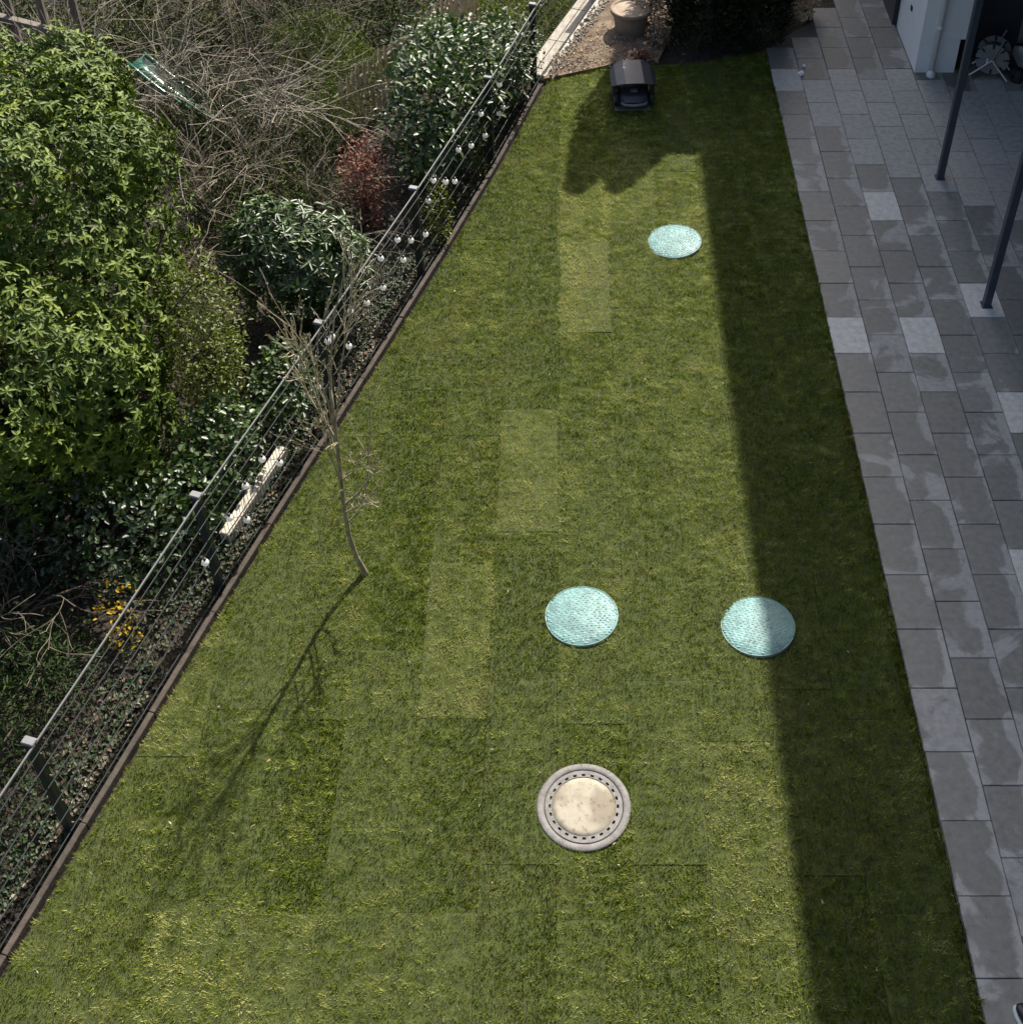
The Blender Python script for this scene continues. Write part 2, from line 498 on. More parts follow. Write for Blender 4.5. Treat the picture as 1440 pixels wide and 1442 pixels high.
# ------------------------------------------------------------------ lawn: turf rolls and blades
LAWN_R = 2.93
ROLL_W, ROLL_L, ROLL_X0 = .585, 1.63, -.066
HOLES = [(.15, 7.29, .324), (1.71, 7.18, .324), (1.31, 12.73, .324), (.15, 5.47, .370)]
def lawn_top(X):
    return np.interp(X, [-.5, -.2, .2, .6, 1.2, 2.0, 2.95], [16.25, 16.42, 16.6, 16.78, 16.85, 16.9, 17.3])
def lawn_left(Y):
    return fence_x(Y) + .115
def in_lawn(X, Y):
    ok = (X > lawn_left(Y)) & (X < LAWN_R + .03 * (vnoise(Y, Y * 0, .08, 91) - .35)) & (Y > 2.2) & (Y < lawn_top(X))
    for a, b, r in HOLES:
        ok &= (X - a) ** 2 + (Y - b) ** 2 > (r + .012 * np.sin(7 * np.arctan2(Y - b, X - a))) ** 2
    return ok
lawn = MB()
lp = [(lawn_left(2.2), 2.2), (LAWN_R - .01, 2.2), (LAWN_R - .01, 17.3), (2.0, 16.9), (1.2, 16.85), (.6, 16.78), (.2, 16.6), (-.2, 16.42)]
lp += [(float(lawn_left(y)), y) for y in (16.2, 14.45, 12.1, 9.85, 7.62, 5.28)]
lawn.poly([(float(x), float(y)) for x, y in lp], -.10, -.022)
lawn_o = lawn.build('lawn', M['turf'], kind='structure')

roll_off = {-2: 6.26 % ROLL_L, -1: 8.26 % ROLL_L, 0: 11.1 % ROLL_L, -3: 5.3 % ROLL_L, 2: 6.05 % ROLL_L, -4: 6.25 % ROLL_L, -5: 4.72 % ROLL_L}
PALE = {(-1, 9.0): .30, (0, 11.9): .28, (-2, 7.0): .27, (-3, 5.9): .17, (-3, 4.4): .13, (2, 5.2): .15, (-5, 4.0): .16, (2, 3.6): .1, (-4, 3.8): .15,
        (-2, 5.4): -.09, (-1, 5.4): -.03, (1, 9.0): -.05, (0, 9.5): -.05, (1, 12.0): -.02, (-1, 12.0): -.03, (1, 13.9): .16, (0, 13.5): .10, (2, 9.0): .06, (2, 12.0): .05,
        (-4, 6.9): .03, (-3, 7.6): .05, (-2, 10.5): -.04, (1, 5.6): -.04, (0, 6.0): -.06, (-3, 9.4): .04}
rr_ = random.Random(3)
rolls = {}
def roll_key(X, Y):
    k = np.floor((X - ROLL_X0) / ROLL_W).astype(int)
    off = np.zeros(k.shape)
    for kk in range(-10, 8):
        if kk not in roll_off: roll_off[kk] = rr_.random() * ROLL_L
        off = np.where(k == kk, roll_off[kk], off)
    j = np.floor((Y - off) / ROLL_L).astype(int)
    return k, j, off
for kk in range(-9, 6):
    roll_key(np.array([0.]), np.array([0.]))
    for j in range(0, 12):
        y0 = roll_off[kk] + j * ROLL_L
        d = dict(tint=rr_.gauss(0, .04), lean=rr_.gauss(-.2, .9), lift=rr_.uniform(-.003, .004), brown=max(0, rr_.gauss(.02, .08)), turn=rr_.gauss(0, .004))
        for (pk, py), t_ in PALE.items():
            if pk == kk and y0 <= py < y0 + ROLL_L:
                d['tint'] = t_; d['brown'] *= .4
        rolls[(kk, j)] = d
for (kk, j), d in rolls.items():
    x0 = ROLL_X0 + kk * ROLL_W; y0 = roll_off[kk] + j * ROLL_L
    x1, y1 = x0 + ROLL_W, y0 + ROLL_L
    x1 = min(x1, LAWN_R)
    y0 = max(y0, 2.2)
    if x1 - x0 < .08 or y1 - y0 < .1: continue
    # clip to the lawn outline: left kerb and far edge
    pts = []
    yt = float(lawn_top((x0 + x1) / 2))
    y1 = min(y1, yt)
    if y1 - y0 < .08: continue
    n_ = 4
    ys = [y0 + .002 + (y1 - y0 - .004) * i / n_ for i in range(n_ + 1)]
    L = [(max(x0 + .002, float(lawn_left(y)) + .01), y) for y in ys]
    Rr = [(x1 - .002, y) for y in ys]
    L, Rr = zip(*[(a, b) for a, b in zip(L, Rr) if b[0] - a[0] > .02]) if any(b[0] - a[0] > .02 for a, b in zip(L, Rr)) else ((), ())
    if len(L) < 2: continue
    mb = MB()
    n = len(L)
    bot, top = -.018, d['lift'] - .004
    v = [(x, y, bot) for x, y in L] + [(x, y, bot) for x, y in Rr] + [(x, y, top) for x, y in L] + [(x, y, top + d['turn']) for x, y in Rr]
    f = []
    for i in range(n - 1):
        f.append((2 * n + i, 3 * n + i, 3 * n + i + 1, 2 * n + i + 1))
        f.append((i, 2 * n + i, 2 * n + i + 1, i + 1))
        f.append((n + i, n + i + 1, 3 * n + i + 1, 3 * n + i))
    f += [(0, n, 3 * n, 2 * n), (n - 1, 3 * n - 1, 4 * n - 1, 2 * n - 1)]
    mb.add(v, f)
    mb.build('turf_roll', M['turf'], lawn_o)

def blades():
    N = 1150000
    X = RNG.uniform(-4.7, 2.97, N); Y = RNG.uniform(2.2, 17.35, N)
    ok = in_lawn(X, Y)
    X, Y = X[ok], Y[ok]
    Xj = X + .06 * (vnoise(X, Y, .06, 71) - .5) + .04 * (vnoise(X, Y, .35, 72) - .5)
    Yj = Y + .05 * (vnoise(X, Y, .06, 73) - .5) + .05 * (vnoise(X, Y, .35, 74) - .5)
    k, j, off = roll_key(Xj, Yj)
    lut_t = np.zeros((30, 30)); lut_l = np.zeros((30, 30)); lut_z = np.zeros((30, 30)); lut_b = np.zeros((30, 30))
    for (a, b), d in rolls.items():
        lut_t[a + 12, b] = d['tint']; lut_l[a + 12, b] = d['lean']; lut_z[a + 12, b] = d['lift']; lut_b[a + 12, b] = d['brown']
    jj = np.clip(j, 0, 29); kk = k + 12
    # open joints: thin the blades over the seams, unevenly
    fx = (Xj - ROLL_X0) / ROLL_W - k
    fy = (Yj - off) / ROLL_L - j
    ex = np.minimum(fx, 1 - fx) * ROLL_W; ey = np.minimum(fy, 1 - fy) * ROLL_L
    seam_open = vnoise(X, Y, .55, 21)
    keep = (ey > .011 * (seam_open > .6)) & ((ex > .003) | (RNG.random(len(X)) < .6))
    X, Y, kk, jj, ex, ey, seam_open, fx, fy = (a[keep] for a in (X, Y, kk, jj, ex, ey, seam_open, fx, fy))
    n = len(X)
    base_t = lut_t[kk, jj]
    c1 = vnoise(X, Y, .045, 31); c2 = vnoise(X, Y, .13, 32); c3 = vnoise(X, Y, .55, 33); c4 = vnoise(X, Y, 2.1, 34)
    cs = vnoise(X, Y * 2.6, .10, 35)  # streaks along X: shade cast between blades, put into the tint
    cs2 = vnoise(X * .45, Y * 2.4, .05, 36)
    colt = np.random.default_rng(12).normal(0, .085, 40)[np.clip(k[keep] + 15, 0, 39)]
    tint = .19 + base_t * 1.4 + colt + .40 * (c2 - .5) + .34 * (c1 - .5) + .18 * (c3 - .5) + .12 * (c4 - .5) + .40 * (cs - .5) + .46 * (cs2 - .5)
    tint += .20 * np.exp(-(ex / .014) ** 2) * (vnoise(X * .2, Y, .7, 42) > .45)       # pale lines where the strips meet
    tint += .09 * np.clip((9.5 - Y) / 5, 0, 1)
    tint += .16 * np.exp(-(ey / .018) ** 2) * (vnoise(X, Y, .5, 41) > .55)     # curled pale edges along some joints
    # lush tuft
    lush = np.exp(-(((X + .72) / .13) ** 2 + ((Y - 7.86) / .12) ** 2)) + .7 * np.exp(-(((X + 3.35) / .25) ** 2 + ((Y - 4.45) / .3) ** 2))
    brown = np.clip(lut_b[kk, jj] + .9 * (vnoise(X, Y, .32, 51) - .62) + .5 * (vnoise(X, Y, .06, 52) - .6), 0, .8)
    brown = np.where(RNG.random(n) < .03, .8, brown) * (1 - np.clip(lush, 0, 1))
    h = RNG.uniform(.016, .032, n) * (.65 + .75 * c1) * (1 + .35 * lush)
    lean_az = lut_l[kk, jj] - math.pi / 2 + RNG.normal(0, .8, n) + 5.0 * (vnoise(X, Y, .06, 81) - .5)
    lean = RNG.uniform(.4, 1.3, n) * h
    tip = np.stack([X + np.cos(lean_az) * lean, Y + np.sin(lean_az) * lean, h + lut_z[kk, jj]], -1)
    wa = RNG.uniform(0, 2 * math.pi, n)
    w = RNG.uniform(.0022, .0048, n)
    dx = np.stack([np.cos(wa) * w, np.sin(wa) * w, np.zeros(n)], -1)
    root = np.stack([X, Y, np.full(n, -.014)], -1)
    V = np.stack([root - dx, root + dx, tip], 1).reshape(-1, 3)
    F = np.arange(3 * n).reshape(n, 3)
    rnd = np.repeat(RNG.random(n), 3)
    o = np_mesh('grass', V, F, M['grass'], dict(tint=np.repeat(np.clip(tint + .15 * lush, 0, .9), 3), rnd=rnd, brown=np.repeat(brown, 3)))
    tag(o, 'short green lawn grass of newly laid turf', 'grass', kind='stuff')
blades()

def lawn_bits():
    lv = Leaves(); n = 130
    X = RNG.uniform(-4, 2.8, n); Y = RNG.uniform(3.5, 16.5, n)
    ok = in_lawn(X, Y); X, Y = X[ok], Y[ok]; n = len(X)
    lv.add(np.stack([X, Y, np.full(n, .022)], -1), unit(rdir(n) * [1, 1, .2]), unit(np.array([0, 0, 1.]) + rdir(n) * .4), RNG.uniform(.012, .04, n), RNG.uniform(.008, .018, n), .1 + .6 * RNG.random(n))
    tag(lv.build('leaf_bits', M['leaf_dry']), 'pale dry leaf bits scattered over the lawn', 'litter', kind='stuff')

# ------------------------------------------------------------------ paving
pav = MB()
pav.poly([(2.93, 1.5), (6.9, 1.5), (6.9, 19.8), (4.9, 19.8), (4.2, 18.6), (3.1, 17.55), (2.93, 17.2)], -.12, -.018)
pav_o = pav.build('patio', M['joint'], kind='structure')
SL, SW = .60, .403
slab_me = MB().bbox((0, 0, -.02), (SW - .007, SL - .007, .04), .004).mesh('paving_slab', M['slab'])
DRY = [(0, 11.05), (2, 11.05), (2, 13.45), (4, 11.75), (4, 9.65), (3, 7.95)]
sr = random.Random(11)
for c in range(9):
    x = 2.935 + SW * (c + .5)
    off = 11.354 + (.3 if c % 2 else 0)
    for i in range(-17, 15):
        y = off + SL * (i + .5)
        if y < 1.9 or y > 19.4: continue
        if y > 17.3 + (x - 2.98) * 1.1: continue
        if x > 5.5 and y > 17.3: continue
        if x > 5.0 and y > 17.0: continue
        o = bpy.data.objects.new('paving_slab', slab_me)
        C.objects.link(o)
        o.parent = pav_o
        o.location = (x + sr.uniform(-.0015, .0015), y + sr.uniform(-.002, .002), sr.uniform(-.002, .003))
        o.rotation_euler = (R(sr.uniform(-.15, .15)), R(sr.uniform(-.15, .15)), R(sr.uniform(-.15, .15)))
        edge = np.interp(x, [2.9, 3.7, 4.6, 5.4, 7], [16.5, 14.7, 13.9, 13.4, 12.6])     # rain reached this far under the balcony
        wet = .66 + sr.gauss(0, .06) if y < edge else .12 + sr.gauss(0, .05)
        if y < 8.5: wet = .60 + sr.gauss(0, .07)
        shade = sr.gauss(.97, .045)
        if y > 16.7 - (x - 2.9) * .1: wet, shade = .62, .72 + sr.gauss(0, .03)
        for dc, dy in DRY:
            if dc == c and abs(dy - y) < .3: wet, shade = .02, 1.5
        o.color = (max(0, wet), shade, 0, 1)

# ------------------------------------------------------------------ covers set into the lawn
def well_cover(loc, rot, label, tilt=(0, 0)):
    t = thing('well_cover', label, 'lid', loc, rot, 'mint covers set into the lawn')
    t.rotation_euler = (tilt[0], tilt[1], rot)
    R0 = .325
    dome = lambda r: .018 + .024 * (1 - (r / R0) ** 2)
    MB().lathe([(.30, -.05), (R0, -.05), (R0 + .004, .008), (R0, .016), (R0 - .006, .018), (R0 - .008, .008)], 56).build('rim', M['mintrim'], t, True)
    disc = MB()
    prof = [(R0 - .007, .012)] + [(r, dome(r)) for r in (.30, .24, .18, .12, .06, .012)]
    disc.lathe(prof, 48)
    k = len(disc.v)
    disc.f.append(tuple(range(k - 48, k)))
    d = disc.build('plate', M['mint'], t, True)
    st = MB()
    row = 0
    y = -.30
    rs = random.Random(int(rot * 100))
    while y < .30:
        x = -.31 + (.0 if row % 2 else .021)
        while x < .31:
            r = math.hypot(x, y)
            if r < .302:
                a = dome(r) - .002
                hx, hy, hz = .0200, .0112, .0034
                jz = rs.uniform(-.0018, .0018); jx = rs.uniform(-.003, .003)
                v = [(x - hx, y - hy, a), (x + hx, y - hy, a), (x + hx, y + hy, a), (x - hx, y + hy, a),
                     (x - hx * .6, y - hy * .45, a + hz + jz - jx), (x + hx * .6, y - hy * .45, a + hz + jz + jx), (x + hx * .6, y + hy * .45, a + hz - jz + jx), (x - hx * .6, y + hy * .45, a + hz - jz - jx)]
                st.add(v, [(4, 5, 6, 7), (0, 1, 5, 4), (1, 2, 6, 5), (2, 3, 7, 6), (3, 0, 4, 7)])
            x += .042
        y += .0235; row += 1
    st.build('tread_studs', M['mint'], d, kind='stuff')
    return t
well_cover((.15, 7.29, 0), .1, 'round mint plastic cover, flat, in the sunny lawn centre near the concrete manhole', (R(-1.5), R(-2)))
well_cover((1.71, 7.18, 0), -.35, 'round mint plastic cover lying at the edge of the house shadow', (R(-1), R(-3.5)))
well_cover((1.31, 12.73, 0), .6, 'round mint plastic cover nearest the mower shelter, glinting in the sun', (R(-2), R(-3)))

mh = thing('manhole', 'round concrete filled manhole cover in a grey ring with dark vent slots', 'manhole', (.15, 5.47, 0))
MB().lathe([(.365, -.1), (.372, .004), (.366, .012), (.318, .014), (.312, .004), (.312, -.1)], 64).build('frame', M['ring'], mh, True)
lid = MB().lathe([(.308, -.06), (.308, .008), (.304, .012), (.278, .012), (.278, -.05)], 64)
lid_o = lid.build('lid_ring', M['ring'], mh)
MB().lathe([(.259, -.05), (.259, .0115), (.2515, .0115), (.2515, -.05)], 64).build('inner_ring', M['ring'], mh)
MB().lathe([(.312, -.03), (.0, -.03)], 48).build('shaft_cover', M['black'], mh)
for k in range(24):
    rib = MB()
    a0 = 2 * math.pi * (k + .20) / 24; a1 = 2 * math.pi * (k + .78) / 24
    v = []
    for z in (-.03, .0112):
        for r_ in (.2585, .2785):
            for a in (a0, (a0 + a1) / 2, a1): v.append((r_ * math.cos(a), r_ * math.sin(a), z))
    rib.add(v, [(6, 7, 10, 9), (7, 8, 11, 10), (0, 6, 9, 3), (2, 5, 11, 8)])
    rib.build('slot_bar', M['ring'], lid_o)
MB().lathe([(.252, -.02), (.250, .006), (.2, .010), (.1, .013), (.0, .013)], 48).build('concrete_infill', M['infill'], mh, True)

# ------------------------------------------------------------------ fence, edging, string of globes
fence = thing('mesh_fence', 'dark double wire mesh fence with flat capped posts along the lawn edge', 'fence', (-3.10, 7.62, 0))
F0 = Vector((-3.10, 7.62, 0))
FH = 1.20
def fence_post(x, y, ang, parent, tall=0.0):
    o = Vector((x, y, 0)) - F0
    q = ang
    off = Vector((-math.cos(ang), -math.sin(ang), 0)) * .045
    p = MB().bbox(o + off + Vector((0, 0, (FH + .02 + tall) / 2 - .1)), (.085, .055, FH + .22 + tall), .004, q).build('post', M['anthracite'], parent)
    MB().bbox(o + off + Vector((0, 0, FH + .135 - .1 + tall)), (.10, .066, .025), .006, q).build('post_cap', M['greyplastic'], p)
    for z in (.12, .45, .8, 1.1):
        MB().tube([o + Vector((.0, 0, z)), o + Vector((.022 * math.cos(ang), .022 * math.sin(ang), z))], .007, 6).build('clamp_bolt', M['toprail'], p)
def fence_panel(a, b, parent):
    a = Vector((*a, 0)); b = Vector((*b, 0))
    d = (b - a); L = d.length; u = d.normalized()
    nrm = Vector((u.y, -u.x, 0))
    vw = MB()
    n = int(L / .05)
    for i in range(1, n):
        p = a + u * (L * i / n) - F0
        s = nrm * .0028; t = u * .0028
        v = [p + s, p + t, p - s, p - t]
        v = [x + Vector((0, 0, .02)) for x in v] + [x + Vector((0, 0, FH + .015)) for x in v]
        vw.add(v, [(0, 1, 5, 4), (1, 2, 6, 5), (2, 3, 7, 6), (3, 0, 4, 7)])
    pn = vw.build('wire_panel', M['galv'], parent)
    for z in (.06, .28, .50, .72, .94, 1.12):
        h = MB()
        h.tube([a - F0 + nrm * .007 + Vector((0, 0, z)), b - F0 + nrm * .007 + Vector((0, 0, z))], .0055, 6)
        h.build('rail', M['galv'], pn)
    ang = math.atan2(-u.x, u.y)
    MB().bbox((a + b) / 2 - F0 + Vector((0, 0, FH + .018)), (.015, L - .01, .02), .003, ang).build('top_strip', M['toprail'], pn)
for i, (p, q) in enumerate(zip(FP, FP[1:])):
    fence_panel(p, q, fence)
    u = Vector((q[0] - p[0], q[1] - p[1])).normalized()
    fence_post(*p, math.atan2(-u.x, u.y), fence)
fence_post(*FP[-1], R(-18), fence, .02)
for p, q in zip(FQ, FQ[1:]): fence_panel(p, q, fence)
fence_post(*FQ[1], R(-19), fence)

edg = thing('lawn_edging', 'weathered brown edging boards set on edge between fence and lawn', 'edging', (-3.10, 7.62, 0))
er = random.Random(5)
Y = 2.3
while Y < 16.2:
    y1 = min(Y + 1.0 + er.uniform(-.02, .02), 16.28)
    a = Vector((float(fence_x(Y)), Y, 0)); b = Vector((float(fence_x(y1)), y1, 0))
    u = (b - a).normalized(); nn = Vector((u.y, -u.x, 0))
    c = (a + b) / 2 + nn * .055
    ang = math.atan2(-u.x, u.y)
    MB().bbox(c - F0 + Vector((0, 0, -.03 + er.uniform(-.006, .006))), (.05, (b - a).length - .004, .15), .006, ang).build('edging_board', M['edging'], edg)
    Y = y1
    if y1 > 16.2: break

GL = [(-0.79, 14.71, 0.64), (-0.82, 14.6, 1.04), (-0.84, 14.54, 0.66), (-0.99, 14.05, 0.65), (-1.02, 13.94, 1.03), (-1.13, 13.58, 0.81), (-1.25, 13.21, 1.0), (-1.3, 13.02, 0.68), (-1.38, 12.76, 0.86), (-1.48, 12.43, 1.11), (-1.54, 12.26, 0.95), (-1.58, 12.11, 0.59), (-1.7, 11.74, 0.79), (-1.77, 11.52, 0.69), (-1.8, 11.44, 1.03), (-1.93, 11.03, 1.1), (-1.94, 11.02, 0.71), (-2.06, 10.64, 0.82), (-2.17, 10.29, 1.01), (-2.21, 10.17, 0.64), (-2.3, 9.88, 1.03), (-2.33, 9.8, 1.04), (-2.42, 9.52, 0.69), (-2.7, 8.69, 0.49), (-2.78, 8.45, 0.8), (-2.88, 8.14, 0.78), (-2.91, 8.06, 0.41), (-2.98, 7.84, 0.69), (-3.12, 7.4, 0.62)]
G0 = Vector((-2.0, 11.2, .0))
strg = thing('string_lights', 'string of small white globe lights zigzagging along the mesh fence', 'string lights', G0)
globe = MB()
prof = [(.034 * math.sin(math.pi * i / 10), -.034 * math.cos(math.pi * i / 10)) for i in range(11)]
globe.lathe([(max(r, .0005), z) for r, z in prof], 16)
globe_me = globe.mesh('bulb', M['bulb'], True)
cap_me = MB().lathe([(.0, .062), (.013, .060), (.014, .034), (.0, .034)], 10).mesh('socket', M['cable'])
cpts = []
for x, y, z in GL:
    o = bpy.data.objects.new('bulb', globe_me); C.objects.link(o); o.parent = strg; o.location = Vector((x, y, z)) - G0
    s = bpy.data.objects.new('socket', cap_me); C.objects.link(s); s.parent = o
    top = Vector((x, y, z + .062)) - G0
    if cpts:
        m_ = (cpts[-1] + top) / 2 + Vector((-.02, 0, -.05))
        cpts += [m_]
    cpts.append(top)
MB().tube(cpts, .003, 5).build('cable', M['cable'], strg)

# ------------------------------------------------------------------ leaves, twigs
class Leaves:
    def __init__(self): self.V, self.F, self.r, self.n = [], [], [], 0
    def add(self, base, axis, nrm, L, W, rnd, fold=.18, curl=.18):
        base = np.asarray(base, float); axis = unit(np.asarray(axis, float))
        k = len(base)
        side = unit(np.cross(axis, nrm)); nrm = np.cross(side, axis)
        L = np.broadcast_to(np.asarray(L, float), (k,))[:, None]; W = np.broadcast_to(np.asarray(W, float), (k,))[:, None]
        l1 = base + axis * L * .35 + side * W * .5 + nrm * fold * W
        r1 = base + axis * L * .35 - side * W * .5 + nrm * fold * W
        l2 = base + axis * L * .72 + side * W * .36 + nrm * (fold * W * .7 - curl * L * .45)
        r2 = base + axis * L * .72 - side * W * .36 + nrm * (fold * W * .7 - curl * L * .45)
        tip = base + axis * L - nrm * curl * L
        V = np.stack([base, r1, r2, tip, l2, l1], 1).reshape(-1, 3)
        f = np.array([[0, 1, 2], [0, 2, 3], [0, 3, 4], [0, 4, 5]])
        F = (np.arange(k)[:, None, None] * 6 + f[None]).reshape(-1, 3) + self.n
        self.V.append(V); self.F.append(F); self.r.append(np.repeat(np.clip(rnd, 0, 1), 6)); self.n += 6 * k
    def build(self, name, m, parent=None, kind='stuff', origin=(0, 0, 0)):
        V = np.concatenate(self.V) - np.asarray(origin)
        return np_mesh(name, V, np.concatenate(self.F), m, dict(rnd=np.concatenate(self.r)), parent, kind)

def rdir(n):
    return unit(RNG.normal(size=(n, 3)))

def blob_points(blobs, n, shell=.25, lump=.25, zmin=-.05):
    """points near the lumpy surface of ellipsoids; blobs = (cx,cy,cz,rx,ry,rz)"""
    B = np.array(blobs, float)
    wgt = (B[:, 3] * B[:, 4] + B[:, 3] * B[:, 5] + B[:, 4] * B[:, 5])
    idx = RNG.choice(len(B), n, p=wgt / wgt.sum())
    d = rdir(n)
    b = B[idx]
    ln = vnoise(d[:, 0] * 3 + d[:, 2] * 2 + idx * 7.3, d[:, 1] * 3 - d[:, 2] * 2.4 + idx * 3.1, .55, 77) - .5
    r = 1 + lump * ln * 1.6 - shell * RNG.random(n) ** 2
    p = b[:, :3] + d * b[:, 3:] * r[:, None]
    out = unit(d / b[:, 3:])
    # drop what lies deep inside another blob
    deep = np.zeros(n, bool)
    for k in range(len(B)):
        q = (p - B[k, :3]) / B[k, 3:]
        deep |= (np.linalg.norm(q, axis=1) < .72) & (idx != k)
    ok = (~deep) & (p[:, 2] > zmin)
    return p[ok], out[ok]

def whorls(lv, p, out, m, L, W, up=.5, droop=.25, spread=1.0, rnd_base=None):
    k = len(p)
    ax = unit(out + np.array([0, 0, up]) + RNG.normal(0, .35, (k, 3)))
    ref = unit(np.cross(ax, rdir(k))); ref2 = np.cross(ax, ref)
    rb = RNG.random(k) if rnd_base is None else rnd_base
    for j in range(m):
        a = 2 * math.pi * j / m + RNG.uniform(-.4, .4, k)
        rad = ref * np.cos(a)[:, None] + ref2 * np.sin(a)[:, None]
        dirv = unit(rad * spread + ax * RNG.uniform(.05, .6, k)[:, None] - np.array([0, 0, droop]))
        lv.add(p, dirv, ax + RNG.normal(0, .2, (k, 3)), L * RNG.uniform(.7, 1.2, k), W * RNG.uniform(.8, 1.15, k), rb * .6 + .4 * RNG.random(k))

def twig(mb, p, d, L, r, depth, spread, gravity, segs=4, kids=(3, 5), rng=random, tips=None, wob=.25, shrink=.62):
    p = Vector(p); d = Vector(d).normalized()
    pts, rad = [p.copy()], [r]
    for i in range(segs):
        d = (d + Vector((rng.gauss(0, wob), rng.gauss(0, wob), rng.gauss(0, wob) - gravity))).normalized()
        p = p + d * (L / segs)
        pts.append(p.copy()); rad.append(r * (1 - .65 * (i + 1) / segs))
    rad = [max(q, .0032) for q in rad]
    mb.tube(pts, rad, 4 if r > .006 else 3, False)
    if tips is not None: tips.append((pts[-1], d))
    if depth > 0:
        for k in range(rng.randint(*kids)):
            i = rng.uniform(.25, 1.0) * segs
            j = min(int(i), segs - 1)
            q = pts[j].lerp(pts[j + 1], i - j)
            dd = (pts[j + 1] - pts[j]).normalized()
            sd = Vector((rng.gauss(0, 1), rng.gauss(0, 1), rng.gauss(0, .8)))
            sd = (sd - dd * sd.dot(dd)).normalized()
            twig(mb, q, dd + sd * spread, L * shrink * rng.uniform(.7, 1.15), rad[j] * .62, depth - 1, spread, gravity, max(3, segs - 1), kids, rng, tips, wob, shrink)

def stems(root, n, h, r, spread, m, rng):
    mb = MB()
    for i in range(n):
        a = rng.uniform(0, 6.28); s = rng.uniform(.1, 1) * spread
        x, y = s * math.cos(a), s * math.sin(a)
        x *= .5; y *= .5
        p0 = Vector((x * .3, y * .3, -.1))
        mb.tube([p0, Vector((x * .6, y * .6, h * .35)), Vector((x, y, h * rng.uniform(.5, .7)))], [r, r * .7, r * .3], 6, False)
    return mb.build('stem', m, root)

def shrub(name, label, cat, loc, blobs, n, L, W, mat, mode='whorl', m=6, shell=.3, lump=.25, up=.5, droop=.25, bark='bark_brown', sh=None, seed=1, ns=6, fold=.18, group=None, flat=.6):
    """blobs are relative to loc"""
    root = thing(name, label, cat, loc, 0, group)
    p, out = blob_points(blobs, n, shell, lump)
    lv = Leaves()
    rb = vnoise(p[:, 0] * 1.0 + p[:, 2] * .7, p[:, 1] + p[:, 2] * .5, .28, seed + 100) * .75 + .25 * RNG.random(len(p))
    if mode == 'whorl':
        whorls(lv, p, out, m, L, W, up, droop, 1.0, rb)
    else:
        k = len(p)
        ax = unit(out * .6 + rdir(k) * .9 + np.array([0, 0, up - droop]))
        nr = unit(out * .5 + np.array([0, 0, flat]) + rdir(k) * .55)
        lv.add(p, ax, nr, L * RNG.uniform(.65, 1.2, k), W * RNG.uniform(.75, 1.2, k), rb * .7 + .3 * RNG.random(k), fold)
    lv.build('foliage', M[mat], root)
    h = max(b[2] + b[5] * .5 for b in blobs)
    w = max(max(abs(b[0]) + b[3] * .4, abs(b[1]) + b[4] * .4) for b in blobs)
    stems(root, ns, sh or h, .025, w, M[bark], random.Random(seed))
    return root

# big evergreen beyond the fence
shrub('evergreen_shrub', 'large dense evergreen shrub with drooping leaf whorls, sunlit top, beyond the fence', 'shrub', (-5.12, 9.7, -.05),
      [(-0.3, 0.8, 1.74, 1.5, 1.6, 1.62), (0.45, 0.2, 1.26, 0.855, 1.0, 1.26), (-0.3, -1.0, 1.44, 1.5, 1.0, 1.38), (-2.2, 0.6, 1.8, 1.5, 1.9, 1.74), (0.85, -0.75, 0.96, 0.585, 0.7, 1.02), (-0.6, 2.1, 1.8, 1.2, 1.1, 1.5), (-2.0, -1.2, 1.2, 1.4, 1.0, 1.2), (-2.4, 2.2, 1.86, 1.3, 1.1, 1.56), (-2.44, 1.46, 2.96, 0.49, 0.49, 0.4), (-0.13, 1.81, 2.57, 0.45, 0.45, 0.36), (0.25, -1.7, 1.75, 0.61, 0.61, 0.49), (-0.02, 0.24, 2.91, 0.57, 0.57, 0.46), (-1.6, 1.87, 2.25, 0.59, 0.59, 0.47), (-0.0, 2.43, 2.66, 0.54, 0.54, 0.43), (-1.75, 1.77, 2.59, 0.4, 0.4, 0.32), (0.42, -0.51, 1.07, 0.45, 0.45, 0.36), (0.6, 1.34, 2.46, 0.62, 0.62, 0.5), (-2.72, 1.35, 2.0, 0.54, 0.54, 0.43), (-0.14, 0.62, 1.46, 0.53, 0.53, 0.43), (-1.19, -0.28, 1.87, 0.39, 0.39, 0.32), (-2.35, 1.73, 2.77, 0.59, 0.59, 0.47), (0.11, 0.91, 1.42, 0.49, 0.49, 0.39), (-1.07, 1.83, 1.77, 0.61, 0.61, 0.49), (0.84, -0.91, 1.76, 0.38, 0.38, 0.31), (0.64, -0.24, 1.06, 0.54, 0.54, 0.43), (0.26, 0.98, 1.44, 0.49, 0.49, 0.39), (-0.3, -0.41, 2.23, 0.42, 0.42, 0.33), (-0.98, 1.64, 2.44, 0.47, 0.47, 0.37), (0.13, 2.09, 2.62, 0.49, 0.49, 0.39), (-3.27, 1.3, 2.09, 0.39, 0.39, 0.32)],
      27000, .080, .034, 'leaf_big', 'whorl', 6, .35, .35, .35, .45, 'bark_dark', seed=2, ns=9)
shrub('yellowgreen_shrub', 'small leaved bright yellow green shrub tucked against the large evergreen', 'shrub', (-3.62, 9.95, -.05),
      [(0, 0, 1.15, .40, .45, .7), (.1, -.3, .9, .34, .4, .6)], 3800, .05, .026, 'leaf_fine', 'single', shell=.5, lump=.4, seed=3)
